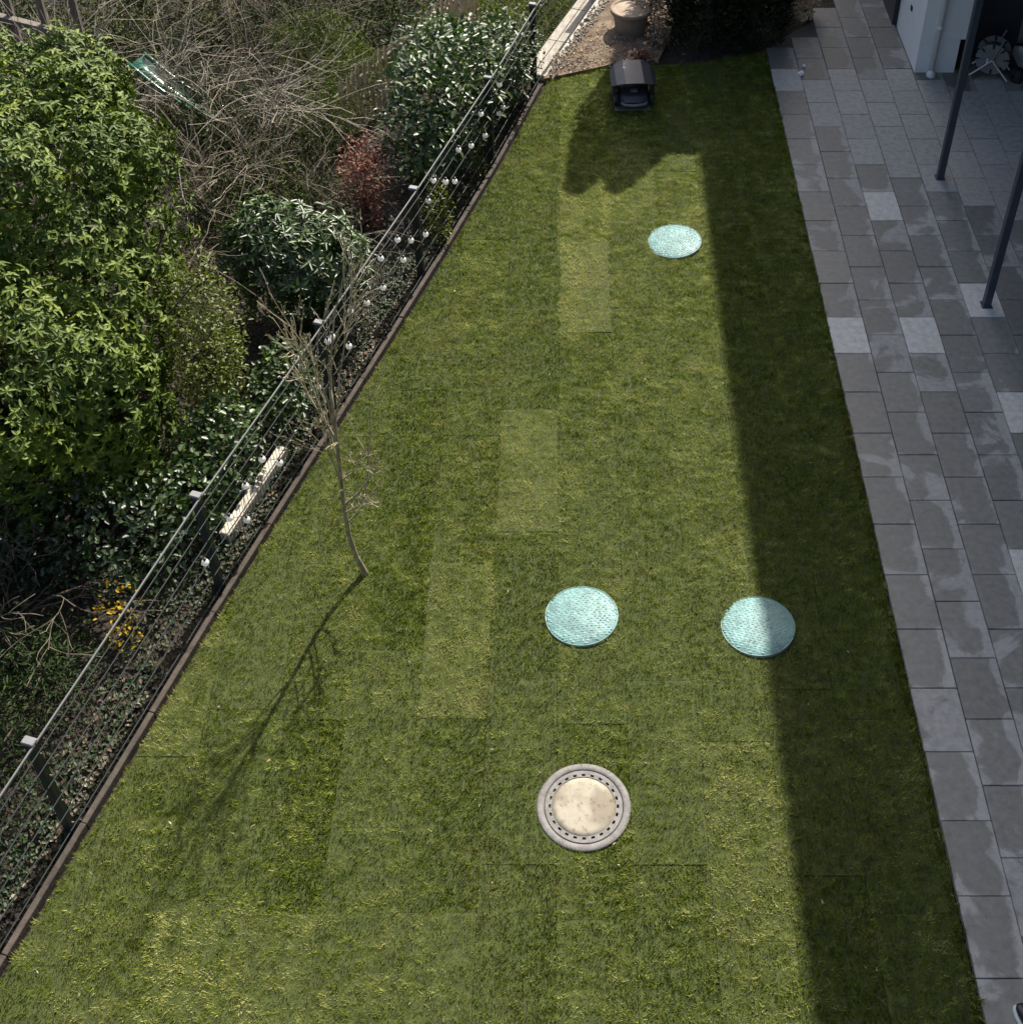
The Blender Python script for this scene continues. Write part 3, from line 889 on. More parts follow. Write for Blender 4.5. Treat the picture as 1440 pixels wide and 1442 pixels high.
shrub('laurel_shrub', 'rounded laurel with narrow glossy leaves between the evergreen and the red shrub', 'shrub', (-2.95, 11.35, -.05),
      [(0, 0, .85, .66, .62, .62), (.38, .1, .7, .46, .5, .55), (-.35, .2, .95, .42, .45, .5)], 1050, .115, .036, 'leaf_laurel', 'whorl', 6, .45, .3, .7, .05, seed=4)
shrub('laurel_shrub', 'tall broad leaved glossy laurel hedge shrub standing by the fence corner', 'shrub', (-1.65, 14.2, -.05),
      [(0, 0, .9, .55, .8, .85), (.35, .85, .85, .55, .75, .8), (.0, .95, 1.0, .6, .7, .7), (.75, 1.6, .7, .4, .6, .65)], 4200, .115, .058, 'leaf_laurel', 'single', shell=.4, lump=.3, up=.3, flat=1.1, seed=5)
shrub('glint_shrub', 'shrub speckled with small pale leaf glints behind the broad leaved laurel', 'shrub', (-1.15, 15.55, -.05),
      [(0, 0, .85, .55, .5, .55), (.45, .55, .7, .42, .5, .5), (-.5, .35, .8, .5, .5, .5)], 3600, .05, .030, 'leaf_glint', 'single', shell=.5, lump=.4, flat=.9, seed=18)
shrub('red_shrub', 'narrow shrub with dry reddish brown leaves between two laurels', 'shrub', (-2.42, 13.2, -.05),
      [(0, 0, .75, .26, .3, .45), (.05, -.12, .35, .18, .2, .4)], 1500, .055, .028, 'leaf_red', 'single', shell=.9, lump=.4, seed=6)
shrub('juniper', 'feathery yellow green juniper under bare branches', 'shrub', (-3.1, 14.7, -.05),
      [(0, 0, .5, .45, .5, .55), (.25, .9, .6, .5, .5, .5), (-.3, 1.6, .7, .7, .5, .5)], 5200, .085, .014, 'leaf_juniper', 'single', shell=.6, lump=.5, droop=.2, seed=7)
shrub('euonymus', 'small variegated yellow green shrub growing through the mesh fence', 'shrub', (-1.52, 13.0, -.05),
      [(0, 0, .35, .16, .3, .36), (.04, -.2, .2, .14, .2, .22)], 900, .042, .024, 'leaf_euon', 'single', shell=.8, lump=.5, seed=8, ns=5)
shrub('euonymus', 'tiny yellow green plant creeping behind the fence near its corner', 'shrub', (-1.1, 14.1, -.05),
      [(0, 0, .18, .09, .16, .2)], 170, .042, .024, 'leaf_euon', 'single', shell=.8, lump=.5, seed=9, ns=3)
shrub('cherry_laurel', 'low dark glossy shrub with round leaves beside the white pot', 'shrub', (-3.35, 9.0, -.05),
      [(0, 0, .4, .38, .55, .5), (-.15, -.6, .35, .35, .4, .45), (.45, 1.0, .3, .35, .55, .4)], 2600, .075, .055, 'leaf_laurel', 'single', shell=.6, lump=.3, flat=.8, seed=10)
shrub('dark_shrub', 'dark shaded leafy shrub below the front of the large evergreen', 'shrub', (-4.5, 7.9, -.05),
      [(0, 0, .5, .8, .5, .6), (.6, -.1, .45, .55, .5, .5), (-1.2, .2, .5, .8, .6, .6)], 3800, .07, .042, 'leaf_dark', 'single', shell=.5, lump=.5, seed=11)
shrub('ground_conifer', 'dark green feathery spreading conifer at the fence foot in shade', 'shrub', (-4.75, 5.7, -.05),
      [(0, 0, .15, .62, .9, .35), (.25, .9, .2, .55, .5, .35), (-.9, .3, .3, .8, .9, .45), (-.6, -1.2, .2, .8, .8, .35), (-.3, -2.0, .15, .8, .7, .35), (-1.2, 1.2, .25, .9, .8, .4)], 22000, .08, .016, 'leaf_con', 'single', shell=.6, lump=.6, droop=.1, seed=12)
shrub('forsythia', 'small bush with bright yellow blossom close behind the fence', 'shrub', (-3.85, 7.1, -.05),
      [(0, 0, .42, .2, .2, .2), (.05, -.15, .3, .15, .16, .2)], 140, .042, .028, 'leaf_yellow', 'single', shell=.9, lump=.5, seed=13, ns=7)

# dark undergrowth below the bare shrubs
shrub('undergrowth', 'dark olive undergrowth beneath the bare twigs beside the slide', 'shrub', (-4.2, 14.7, -.05),
      [(0, 0, .3, .8, .8, .45), (-.6, .9, .3, .8, .7, .4), (.5, -.9, .25, .7, .7, .35), (-1.2, -.3, .2, .7, .7, .3)], 9000, .07, .022, 'leaf_olive', 'single', shell=.8, lump=.7, seed=14)
shrub('undergrowth', 'dark olive undergrowth between the rounded laurel and the large evergreen', 'shrub', (-3.7, 12.7, -.05),
      [(0, 0, .22, .7, .7, .32), (.6, .6, .22, .6, .6, .3), (-.5, .7, .2, .6, .6, .3)], 6000, .07, .022, 'leaf_olive', 'single', shell=.8, lump=.7, seed=15)
shrub('undergrowth', 'dark olive undergrowth at the back of the garden behind the slide', 'shrub', (-5.0, 17.4, -.05),
      [(0, 0, .3, 1.2, .9, .4), (1.4, .0, .3, 1.0, 1.0, .4), (-1.6, -.3, .3, 1.2, .9, .4), (2.7, .1, .3, .9, .8, .4), (.6, 1.2, .3, 1.3, .8, .4), (2.2, 1.2, .3, 1.2, .8, .4), (-1.4, 1.0, .3, 1.2, .8, .4), (-3.2, .4, .3, 1.0, .9, .4)], 20000, .08, .026, 'leaf_olive', 'single', shell=.8, lump=.7, seed=16)
shrub('undergrowth', 'dark olive undergrowth at the foot of the wooden trellis', 'shrub', (-6.9, 15.3, -.05),
      [(0, 0, .22, 1.1, .7, .3), (1.0, -.8, .22, .7, .7, .3)], 5000, .08, .026, 'leaf_olive', 'single', shell=.8, lump=.7, seed=17)

# bare twiggy shrubs
def bare(name, label, loc, n, h, r, depth, mat, seed, spread=.55, lean=.55, grav=.06, kids=(3, 5), wob=.16):
    rg = random.Random(seed)
    root = thing(name, label, 'shrub', loc)
    for i in range(n):
        mb = MB()
        a = rg.uniform(0, 6.28)
        tilt = rg.uniform(.15, lean)
        twig(mb, (.12 * math.cos(a), .12 * math.sin(a), -.1), (math.cos(a) * tilt, math.sin(a) * tilt, 1), h * rg.uniform(.65, 1.25), r * rg.uniform(.6, 1), depth - 1, spread * .8, grav, 7, (4, 7), rg, None, wob, .72)
        mb.build('branch', M[mat], root)
    return root
bare('bare_shrub', 'tangled leafless shrub with pale grey twigs below the picket fence', (-4.2, 14.1, -.05), 7, 1.5, .017, 3, 'bark_pale', 21, .8, 1.2)
bare('bare_shrub', 'spreading leafless brown shrub behind the rounded laurel', (-3.3, 12.9, -.05), 8, 1.2, .015, 3, 'bark_brown', 22, .85, 1.3)
bare('bare_shrub', 'tall leafless shrub arching over the green slide', (-5.1, 15.2, -.05), 7, 1.7, .019, 3, 'bark_pale', 23, .8, 1.2)
bare('bare_shrub', 'thorny leafless bush against the wooden trellis', (-6.6, 15.3, -.05), 10, 1.6, .017, 3, 'bark_pale', 24, .8, 1.2)
bare('bare_shrub', 'leafless dark shrub in front of the light picket fence', (-3.4, 16.4, -.05), 5, 1.5, .015, 3, 'bark_brown', 25, .8, 1.2)
bare('bare_shrub', 'low leafless brown bush in deep shade under the evergreen', (-4.9, 7.3, .1), 8, .8, .011, 3, 'bark_brown', 26, .85, 1.2)
bare('bare_shrub', 'leafless shrub spreading at the foot of the large evergreen beside the slide', (-4.1, 12.6, -.05), 7, 1.2, .015, 3, 'bark_brown', 27, .85, 1.3)
bare('bare_shrub', 'leafless shrub in the far garden beyond the slide', (-4.6, 17.0, -.05), 8, 1.6, .017, 3, 'bark_brown', 28, .8, 1.2)

lawn_bits()
# ground cover along the fence: ivy, litter
def bed_cover():
    lv = Leaves()
    n = 12000
    Y = RNG.uniform(2.6, 16.2, n)
    off = .03 + np.abs(RNG.normal(0, .25, n))
    X = fence_x(Y) - off
    Z = -.04 + .10 * RNG.random(n) * np.clip(off / .25, .15, 1) * (.4 + 1.5 * vnoise(X, Y, .3, 61))
    patch = vnoise(X, Y, .38, 64) + .35 * RNG.random(n)
    keep = patch > .52
    X, Y, Z, off = X[keep], Y[keep], Z[keep], off[keep]; n = len(X)
    rnd = np.where(off < .16, RNG.uniform(.35, 1.0, n), RNG.uniform(0, .72, n)) * (.75 + .5 * vnoise(X, Y, .5, 62))
    lv.add(np.stack([X, Y, Z], -1), unit(rdir(n) * [1, 1, .35]), unit(np.array([0, 0, 1.]) + rdir(n) * .5), RNG.uniform(.025, .06, n), RNG.uniform(.02, .045, n), rnd)
    # litter and seedlings further into the neighbouring plot
    n = 13000
    X = RNG.uniform(-9.5, 0, n); Y = RNG.uniform(3, 20, n)
    ok = X < fence_x(Y) - .3
    X, Y = X[ok], Y[ok]; n = len(X)
    lv.add(np.stack([X, Y, RNG.uniform(-.02, .07, n)], -1), unit(rdir(n) * [1, 1, .4]), unit(np.array([0, 0, 1.]) + rdir(n) * .6), RNG.uniform(.03, .075, n), RNG.uniform(.02, .05, n), RNG.random(n) ** 1.3 * (.45 + .45 * vnoise(X, Y, 1.1, 63)))
    o = lv.build('ground_ivy', M['leaf_ivy'])
    tag(o, 'low ivy and fallen leaves covering the bed behind the fence', 'ground cover', kind='stuff')
bed_cover()

# ------------------------------------------------------------------ young tree on the lawn
TR = Vector((-1.845, 7.77, 0))
tree = thing('young_tree', 'young bare tree with thin curved trunk and budding twigs on the lawn', 'tree', TR)
tr = MB()
tpts = [(0, 0, -.05), (.005, 0, .03), (-.05, .0, .25), (-.085, .01, .55), (-.085, .01, .95), (-.065, .0, 1.45), (-.05, .0, 2.0), (-.045, .02, 2.35)]
tr.tube(tpts, [.052, .031, .024, .021, .019, .017, .015, .012], 10)
tr.build('trunk', M['bark_tree'], tree, True)
rt = random.Random(31)
tips = []
cr = MB()
def limb(p, d, L, r, depth=2, spread=.55, kids=(2, 4), wob=.10, grav=-.03):
    mb = MB()
    twig(mb, p, d, L, r, depth, spread, grav, 5, kids, rt, tips, wob, .5)
    mb.build('limb', M['bark_tree'], tree)
limb((-.045, .02, 2.3), (.02, .05, 1), 1.25, .013, 2, .38, (4, 6))
limb((-.055, .0, 1.75), (-.14, .06, 1), 1.2, .011, 2, .38, (4, 6))
limb((-.05, .0, 1.95), (.15, -.06, 1), 1.25, .011, 2, .38, (4, 6))
limb((-.05, .0, 1.8), (-.05, -.2, 1), 1.2, .010, 2, .38, (4, 5))
limb((-.06, .0, 1.7), (-.28, .05, 1), 1.05, .010, 2, .38, (4, 5))
limb((-.07, .0, 1.3), (.06, .22, 1), 1.1, .009, 2, .38, (3, 5))
limb((-.08, .0, 1.1), (.22, .05, 1), 1.1, .009, 2, .38, (3, 5))
limb((-.08, .0, .95), (.75, -.1, .75), .62, .014, 2, .6)
limb((.12, -.02, 1.13), (.35, .0, 1), 1.05, .013, 1, .5)
limb((-.08, .0, .7), (.6, .1, .5), .42, .010, 2, .7)
limb((-.08, .0, .85), (.5, -.3, .7), .45, .010, 2, .7)
limb((-.08, .0, 1.25), (.5, -.2, .8), .5, .010, 2, .6)
lv = Leaves()
P = np.array([t[0] for t in tips]); D = np.array([t[1] for t in tips])
for q in range(5):
    b = P - D * RNG.uniform(0, .16, (len(P), 1)) + RNG.normal(0, .006, P.shape)
    lv.add(b, unit(D + rdir(len(P)) * .9), rdir(len(P)), RNG.uniform(.015, .034, len(P)), .011, RNG.random(len(P)))
lv.build('buds', M['leaf_bud'], tree)

# ------------------------------------------------------------------ conifer clump, planter, dry flowers, stones at the far end
con = thing('conifer', 'tall dark columnar conifer group shading the far end of the lawn', 'tree', (2.2, 18.3, -.05))
lv = Leaves()
for cx, cy, h, r in ((-.40, .0, 5.1, .68), (.08, -.05, 5.0, .72), (.68, .2, 4.3, .62), (-.1, -.65, 3.6, .6), (.55, -.6, 3.4, .55)):
    n = 8000
    t_ = RNG.random(n) ** .8
    a = RNG.uniform(0, 2 * math.pi, n)
    prof_r = r * np.clip((1 - t_ ** 2.2), .05, 1) ** .7 * (.9 + .1 * np.sin(5 * a + t_ * 9))
    rr = prof_r * (1 - .35 * RNG.random(n) ** 2) * (.85 + .3 * vnoise(a * 2 + 50, t_ * 12, .6, int(h * 100)))
    p = np.stack([cx + rr * np.cos(a), cy + rr * np.sin(a), .05 + t_ * h], -1)
    o_ = np.stack([np.cos(a), np.sin(a), np.full(n, .9)], -1)
    lv.add(p, unit(o_ + rdir(n) * .7), unit(np.stack([np.cos(a), np.sin(a), np.full(n, .2)], -1) + rdir(n) * .6), RNG.uniform(.07, .15, n), RNG.uniform(.025, .05, n), RNG.random(n))
lv.build('foliage', M['leaf_thuja'], con)
cst = MB()
for cx, cy, h in ((-.40, 0, 4.6), (.08, -.05, 4.5), (.68, .2, 3.9), (-.1, -.65, 3.1), (.55, -.6, 3)):
    cst.tube([(cx, cy, -.1), (cx, cy, h * .5), (cx, cy, h)], [.09, .06, .015], 8)
cst.build('trunk', M['bark_dark'], con)

pot = thing('planter', 'round stone planter with pale sandy fill on the sandy bed', 'planter', (.97, 17.8, .03))
pot.scale = (.92, .92, .85)
MB().lathe([(.0, .0), (.23, .0), (.24, .03), (.275, .30), (.278, .36), (.325, .37), (.33, .43), (.315, .445), (.285, .44), (.28, .41), (.0, .41)], 40).build('bowl', M['terracotta'], pot, True)
MB().lathe([(.283, .414), (.18, .428), (.07, .436), (.0, .436)], 32).build('soil_fill', M['potfill'], pot, True)

shrub('dry_grass_plant', 'wispy dry plant hanging beside the round planter', 'plant', (1.38, 17.35, .0),
      [(0, 0, .3, .15, .18, .3), (-.08, .5, .5, .22, .2, .25)], 650, .05, .022, 'leaf_dry', 'single', shell=.9, lump=.5, seed=41, ns=5)
shrub('red_leaf_plant', 'small plant with red leaves on the sandy bed behind the mower shelter', 'plant', (1.12, 16.98, .02),
      [(0, 0, .05, .16, .1, .06)], 160, .05, .025, 'leaf_red', 'single', shell=.9, lump=.4, seed=42, ns=3)
shrub('dry_hydrangea', 'shrub of dried pale flower heads at the patio end', 'shrub', (3.68, 18.3, -.05),
      [(0, 0, .45, .16, .18, .28), (-.1, -.2, .25, .12, .12, .16)], 900, .05, .036, 'leaf_hydr', 'single', shell=.5, lump=.4, seed=43, ns=6)

# concrete strip beyond the corner
kp = MB()
kerb = thing('concrete_path', 'pale concrete strip running along the far side of the wire fence', 'path', (-.1, 17.1, 0))
u = Vector((.345, .939, 0)); nn = Vector((u.y, -u.x, 0))
for i in range(5):
    c = Vector((-.60, 16.48, .0)) + u * (.62 + i * 1.0) + nn * (.19) - Vector((-.1, 17.1, 0))
    MB().bbox(c + Vector((0, 0, -.03)), (.46, .992, .12), .008, math.atan2(-u.x, u.y)).build('path_slab', M['concrete'], kerb)

def stones(name, label, n, fx, size, mat, seed):
    rg = random.Random(seed); mb = MB()
    for i in range(n):
        x, y, z = fx(rg)
        s = rg.uniform(*size)
        q = Quaternion((rg.gauss(0, 1), rg.gauss(0, 1), rg.gauss(0, 1), rg.gauss(0, 1))).normalized()
        v = [q @ Vector(p) for p in ((1, 0, 0), (-1, 0, 0), (0, .8, 0), (0, -.8, 0), (0, 0, .6), (0, 0, -.6))]
        v = [Vector((x, y, z)) + p * s * rg.uniform(.8, 1.1) for p in v]
        mb.add(v, [(0, 2, 4), (2, 1, 4), (1, 3, 4), (3, 0, 4), (2, 0, 5), (1, 2, 5), (3, 1, 5), (0, 3, 5)])
    o = mb.build(name, M[mat], kind='stuff')
    tag(o, label, 'gravel')
def f1(rg):
    t = rg.random() * 2.4
    return (-.27 + .345 * t + rg.uniform(-.03, .16), 16.5 + .939 * t + rg.uniform(-.05, .05), .05)
stones('gravel', 'rough stones and gravel between the pale path and the sandy bed', 220, f1, (.012, .045), 'stone', 51)
def f2(rg):
    t, w_ = rg.random(), rg.random()
    return (-.2 + 1.5 * t, 16.5 + .35 * t + 1.2 * w_ * (.3 + t), .06)
stones('pebbles', 'small pebbles scattered over the sandy bed by the lawn', 260, f2, (.006, .02), 'stone', 52)

def sand_litter():
    lv = Leaves(); n = 900
    t = RNG.random(n); w_ = RNG.random(n)
    X = -.2 + 1.55 * t; Y = 16.55 + .3 * t + 1.6 * w_ * (.25 + t)
    lv.add(np.stack([X, Y, .045 + .035 * w_], -1), unit(rdir(n) * [1, 1, .25]), unit(np.array([0, 0, 1.]) + rdir(n) * .6), RNG.uniform(.02, .06, n), RNG.uniform(.008, .022, n), RNG.random(n) ** 1.5)
    tag(lv.build('leaf_litter', M['leaf_dry']), 'dry leaf litter and bark bits strewn over the sandy bed', 'litter', kind='stuff')
sand_litter()

# neighbouring grass beyond the path
def far_grass():
    lv = Leaves()
    n = 40000
    X = RNG.uniform(-3.2, .8, n); Y = RNG.uniform(16.3, 22, n)
    e = (X + .62) - (Y - 16.4) * .367
    ok = (e < .02) & (e > -1.7)
    X, Y = X[ok], Y[ok]; n = len(X)
    lv.add(np.stack([X, Y, np.full(n, -.04)], -1), unit(rdir(n) * [1, 1, .4] + [0, 0, .55]), rdir(n), RNG.uniform(.05, .11, n), .011, RNG.random(n))
    o = lv.build('meadow_grass', M['grass_far'])
    tag(o, 'longer bright grass of the neighbouring garden beyond the pale path', 'grass', kind='stuff')
far_grass()

# ------------------------------------------------------------------ mower shelter and mower
ms = thing('mower_shelter', 'dark arched roof shelter for a robot mower at the lawn end', 'shelter', (.93, 15.98, 0), R(3))
ms.scale = (.92, .9, .92)
def roof_piece(x0, z0, x1, z1, y0a, y1a, y0b, y1b, th=.018):
    v = [(x0, y0a, z0), (x1, y0b, z1), (x1, y1b, z1), (x0, y1a, z0)]
    v = v + [(x, y, z - th) for x, y, z in v]
    return MB().add(v, [(0, 1, 2, 3), (7, 6, 5, 4), (0, 4, 5, 1), (1, 5, 6, 2), (2, 6, 7, 3), (3, 7, 4, 0)])
rx = [(-.335, .345, .22), (-.27, .415, .30), (-.14, .46, .345), (.14, .46, .345), (.27, .415, .30), (.335, .345, .22)]
for (xa, za, ya), (xb, zb, yb) in zip(rx, rx[1:]):
    roof_piece(xa + .001, za, xb - .001, zb, -ya - .02, ya - .02, -yb - .02, yb - .02).build('roof_panel', M['roofg'], ms)
for s in (-1, 1):
    MB().bbox((s * .30, 0.02, .19), (.022, .40, .30), .004).build('side_wall', M['mower'], ms)
    MB().bbox((s * .270, -.22, .19), (.03, .03, .36), .004).build('leg', M['anthracite'], ms)
MB().bbox((0, .23, .20), (.52, .02, .36), .004).build('back_wall', M['mower'], ms)
MB().bbox((-.02, -.02, .012), (.52, .72, .014), .004).build('base_plate', M['greyplastic'], ms)
mw = thing('robot_mower', 'dark robot lawn mower parked under its shelter roof', 'mower', (.93, 15.93, .02), R(3))
mw.scale = (.92, .9, .92)
body = MB()
secs = [(-.34, .15, .09, .14), (-.30, .20, .07, .19), (-.15, .225, .06, .235), (.1, .23, .06, .25), (.22, .20, .07, .22), (.27, .15, .09, .16)]
vs, fs = [], []
for y, w_, z0, z1 in secs:
    vs += [(-w_, y, z0), (-w_, y, z0 + (z1 - z0) * .6), (-w_ * .65, y, z1), (w_ * .65, y, z1), (w_, y, z0 + (z1 - z0) * .6), (w_, y, z0)]
for i in range(len(secs) - 1):
    for k in range(6): fs.append((i * 6 + k, i * 6 + (k + 1) % 6, i * 6 + 6 + (k + 1) % 6, i * 6 + 6 + k))
fs += [(5, 4, 3, 2, 1, 0), tuple(range(30, 36))]
body.add(vs, fs).build('body', M['mower'], mw, True)
MB().tube([(-.19, -.30, .11), (-.15, -.37, .11), (0, -.395, .11), (.15, -.37, .11), (.19, -.30, .11)], .022, 8).build('bumper', M['greyplastic'], mw, True)
MB().bbox((0, -.18, .245), (.10, .07, .02), .004).build('stop_button', M['greyplastic'], mw)
for s in (-1, 1):
    w_ = MB()
    w_.tube([(s * .235, -.18, .10), (s * .285, -.18, .10)], .10, 20)
    wh = w_.build('wheel', M['rubber'], mw)
    MB().tube([(s * .284, -.18, .10), (s * .292, -.18, .10)], .05, 14).build('hub', M['greyplastic'], wh)
    MB().tube([(s * .16, .2, .055), (s * .19, .2, .055)], .05, 14).build('caster', M['rubber'], mw)

# ------------------------------------------------------------------ behind the fence: kerbstone, pot, slide, trellis, picket fence
d_ = Vector((.36, 1.09, 0)).normalized()
MBk = MB().bbox((0, 0, 0), (.105, 1.18, .14), .01, math.atan2(-d_.x, d_.y))
ks = MBk.build('kerbstone', M['concrete'], None, loc=(-2.995, 8.68, .07))
tag(ks, 'long pale concrete kerbstone lying loose behind the mesh fence', 'kerbstone')
wp = thing('flower_pot', 'small white pot with green seedlings behind the mesh fence', 'pot', (-3.13, 8.72, .0), 0)
wp.rotation_euler = (R(6), R(-8), 0)
MB().lathe([(.0, .0), (.048, .0), (.066, .13), (.068, .145), (.061, .145), (.058, .11), (.0, .11)], 24).build('pot', M['whiteplastic'], wp, True)
lv = Leaves(); p = np.stack([RNG.normal(0, .022, 60), RNG.normal(0, .022, 60), np.full(60, .115)], -1)
lv.add(p, unit(rdir(60) + [0, 0, .8]), rdir(60), .035, .018, RNG.random(60)); lv.build('seedlings', M['leaf_euon'], wp)

sl = thing('garden_slide', 'green plastic slide with raised side rails under bare branches', 'slide', (-5.2, 15.7, 0))
a = Vector((-5.8, 15.95, .6)); b = Vector((-4.6, 15.3, .1)); o_ = Vector((-5.2, 15.7, 0))
dd = (b - a).normalized(); sd = dd.cross(Vector((0, 0, 1))).normalized(); up_ = sd.cross(dd)
def chute(off0, off1, h0, h1):
    v = []
    for t in (0, .12, .3, .5, .7, .88, 1):
        p = a.lerp(b, t) - o_ + Vector((0, 0, -.10 * math.sin(math.pi * t)))
        v += [p + sd * off0 + up_ * h0, p + sd * off1 + up_ * h1, p + sd * off1 + up_ * (h1 - .025), p + sd * off0 + up_ * (h0 - .025)]
    f = []
    for i in range(6):
        for k in range(4): f.append((i * 4 + k, i * 4 + (k + 1) % 4, i * 4 + 4 + (k + 1) % 4, i * 4 + 4 + k))
    f += [(3, 2, 1, 0), (24, 25, 26, 27)]
    return MB().add(v, f)
chute(-.14, .14, 0, 0).build('chute', M['green_plastic'], sl, True)
for s in (-1, 1):
    mb = MB()
    mb.tube([a.lerp(b, t) - o_ + Vector((0, 0, -.10 * math.sin(math.pi * t))) + sd * (.155 * s) + up_ * .05 for t in (0, .12, .3, .5, .7, .88, 1)], .025, 8)
    mb.build('side_rail', M['green_plastic'], sl, True)
ladder = MB()
for s in (-1, 1): ladder.tube([a - o_ + sd * (.17 * s), a - o_ + sd * (.2 * s) - dd * .35 * .7 + Vector((0, 0, -.8))], .022, 8)
ladder.build('support_legs', M['green_plastic'], sl)

wt = thing('wooden_trellis', 'weathered grey wooden rail frame at the back of the neighbouring garden', 'trellis', (-7.4, 16.2, 0))
o_ = Vector((-7.4, 16.2, 0))
def beam(p, q, w_, parent, m, name):
    p, q = Vector(p) - o_, Vector(q) - o_
    d = q - p; L = d.length
    rot = d.to_track_quat('Y', 'Z')
    return MB().box((p + q) / 2, (w_, L, w_ * .8), M=rot).build(name, M[m], parent)
beam((-8.6, 16.75, 1.05), (-6.35, 15.75, 1.05), .10, wt, 'wood', 'rail')
beam((-8.6, 16.77, .35), (-6.35, 15.77, .35), .10, wt, 'wood', 'rail')
beam((-8.6, 16.77, 1.75), (-6.35, 15.77, 1.75), .10, wt, 'wood', 'rail')
for i in range(5):
    t = i / 4
    x, y = -8.55 + 2.15 * t, 16.81 - 1.0 * t + .02
    beam((x, y, -.1), (x, y, 1.95), .085, wt, 'wood', 'upright')

pf = thing('picket_fence', 'light wooden picket fence half hidden by branches behind the laurel', 'fence', (-2.4, 15.9, 0))
pk = MB().add([(-.035, -.009, 0), (.035, -.009, 0), (.035, .009, 0), (-.035, .009, 0), (-.035, -.009, .88), (.035, -.009, .88), (.035, .009, .88), (-.035, .009, .88), (0, -.009, .94), (0, .009, .94)],
              [(0, 1, 5, 8, 4), (3, 7, 9, 6, 2), (0, 4, 7, 3), (1, 2, 6, 5), (4, 8, 9, 7), (5, 6, 9, 8)]).mesh('picket', M['picket'])
du = Vector((.67, 1.28, 0)).normalized()
an = math.atan2(du.y, du.x)
pr_ = random.Random(9)
for i in range(-8, 19):
    o = bpy.data.objects.new('picket', pk); C.objects.link(o); o.parent = pf
    o.location = du * (i * .13) + Vector((0, 0, -.05 + pr_.uniform(-.02, .02))); o.rotation_euler = (0, R(pr_.uniform(-2, 2)), an)
nrm = Vector((-du.y, du.x, 0))
for z in (.22, .68):
    MB().tube([du * -1.2 + nrm * .03 + Vector((0, 0, z)), du * 2.5 + nrm * .03 + Vector((0, 0, z))], .022, 6).build('rail', M['wood'], pf)

# ------------------------------------------------------------------ the house and what stands on its patio
house = thing('house', 'modern house with white rendered corner pier and dark recessed ground floor', 'house', (8, 14, 0))
HO = Vector((8, 14, 0))
def hb(name, x0, x1, y0, y1, z0, z1, m, parent=None):
    c = Vector(((x0 + x1) / 2, (y0 + y1) / 2, (z0 + z1) / 2)) - HO
    return MB().box(c, (x1 - x0, y1 - y0, z1 - z0)).build(name, M[m], parent or house)
pier = hb('pier', 4.955, 5.60, 16.62, 18.02, .545, 9.0, 'whitewall')
hb('plinth', 4.965, 5.525, 16.65, 18.0, -.1, .543, 'whitewall', pier)
hb('wall_outlet', 4.942, 4.9545, 17.28, 17.36, .62, .69, 'black', pier)
hb('dark_wall', 4.90, 5.5, 18.03, 26, -.1, 9.0, 'darkwall')
hb('recess_wall', 5.602, 6.55, 17.25, 17.5, -.1, 3.4, 'darkwall')
w_main = hb('facade', 6.62, 15, -4, 17.24, .12, 9.0, 'darkwall')
hb('facade_upper', 6.60, 15, 17.52, 26, -.1, 9.0, 'whitewall')
hb('sill', 6.50, 6.615, -4, 17.2, -.1, .11, 'whitewall', w_main)
for i in range(7):
    y0 = 15.6 - i * 2.6
    fr = hb('window', 6.585, 6.618, y0 - 2.1, y0, .2, 2.5, 'anthracite')
    hb('pane', 6.580, 6.584, y0 - 2.04, y0 - 1.08, .26, 2.44, 'glass', fr)
    hb('pane', 6.580, 6.584, y0 - 1.02, y0 - .06, .26, 2.44, 'glass', fr)
hb('balcony_slab', 4.66, 6.58, -4, 16.6, 3.45, 3.67, 'whitewall')
hb('balcony_slab', 4.66, 6.58, -4, 16.6, 6.2, 6.42, 'whitewall')
hb('roof_slab', 4.74, 15.3, -4.5, 26.5, 9.01, 9.2, 'whitewall')

for (x, y, lab) in ((4.78, 14.06, 'slender dark steel post rising from dry paving near the white pier'), (4.775, 11.56, 'slender dark steel post rising from a single pale slab')):
    t = thing('steel_post', lab, 'post', (x, y, 0), 0, 'balcony posts')
    MB().bbox((0, 0, 1.72), (.085, .085, 3.45), .006).build('shaft', M['steelblue'], t)
    MB().bbox((0, 0, .006), (.12, .12, .014), .003).build('base_plate', M['steelblue'], t)

dp = thing('drainpipe', 'white plastic drainpipe standing before the white pier', 'pipe', (5.175, 16.555, 0))
MB().tube([(0, 0, .03), (0, 0, 4.5), (0, 0, 9.0)], .036, 16).build('pipe', M['whiteplastic'], dp, True)
MB().lathe([(.062, -.01), (.066, .02), (.060, .06), (.042, .075), (.037, .10)], 20).build('collar', M['whiteplastic'], dp, True)
for z in (.75, 2.6):
    MB().lathe([(.036, z), (.044, z), (.044, z + .04), (.036, z + .04)], 16).build('bracket', M['whiteplastic'], dp)

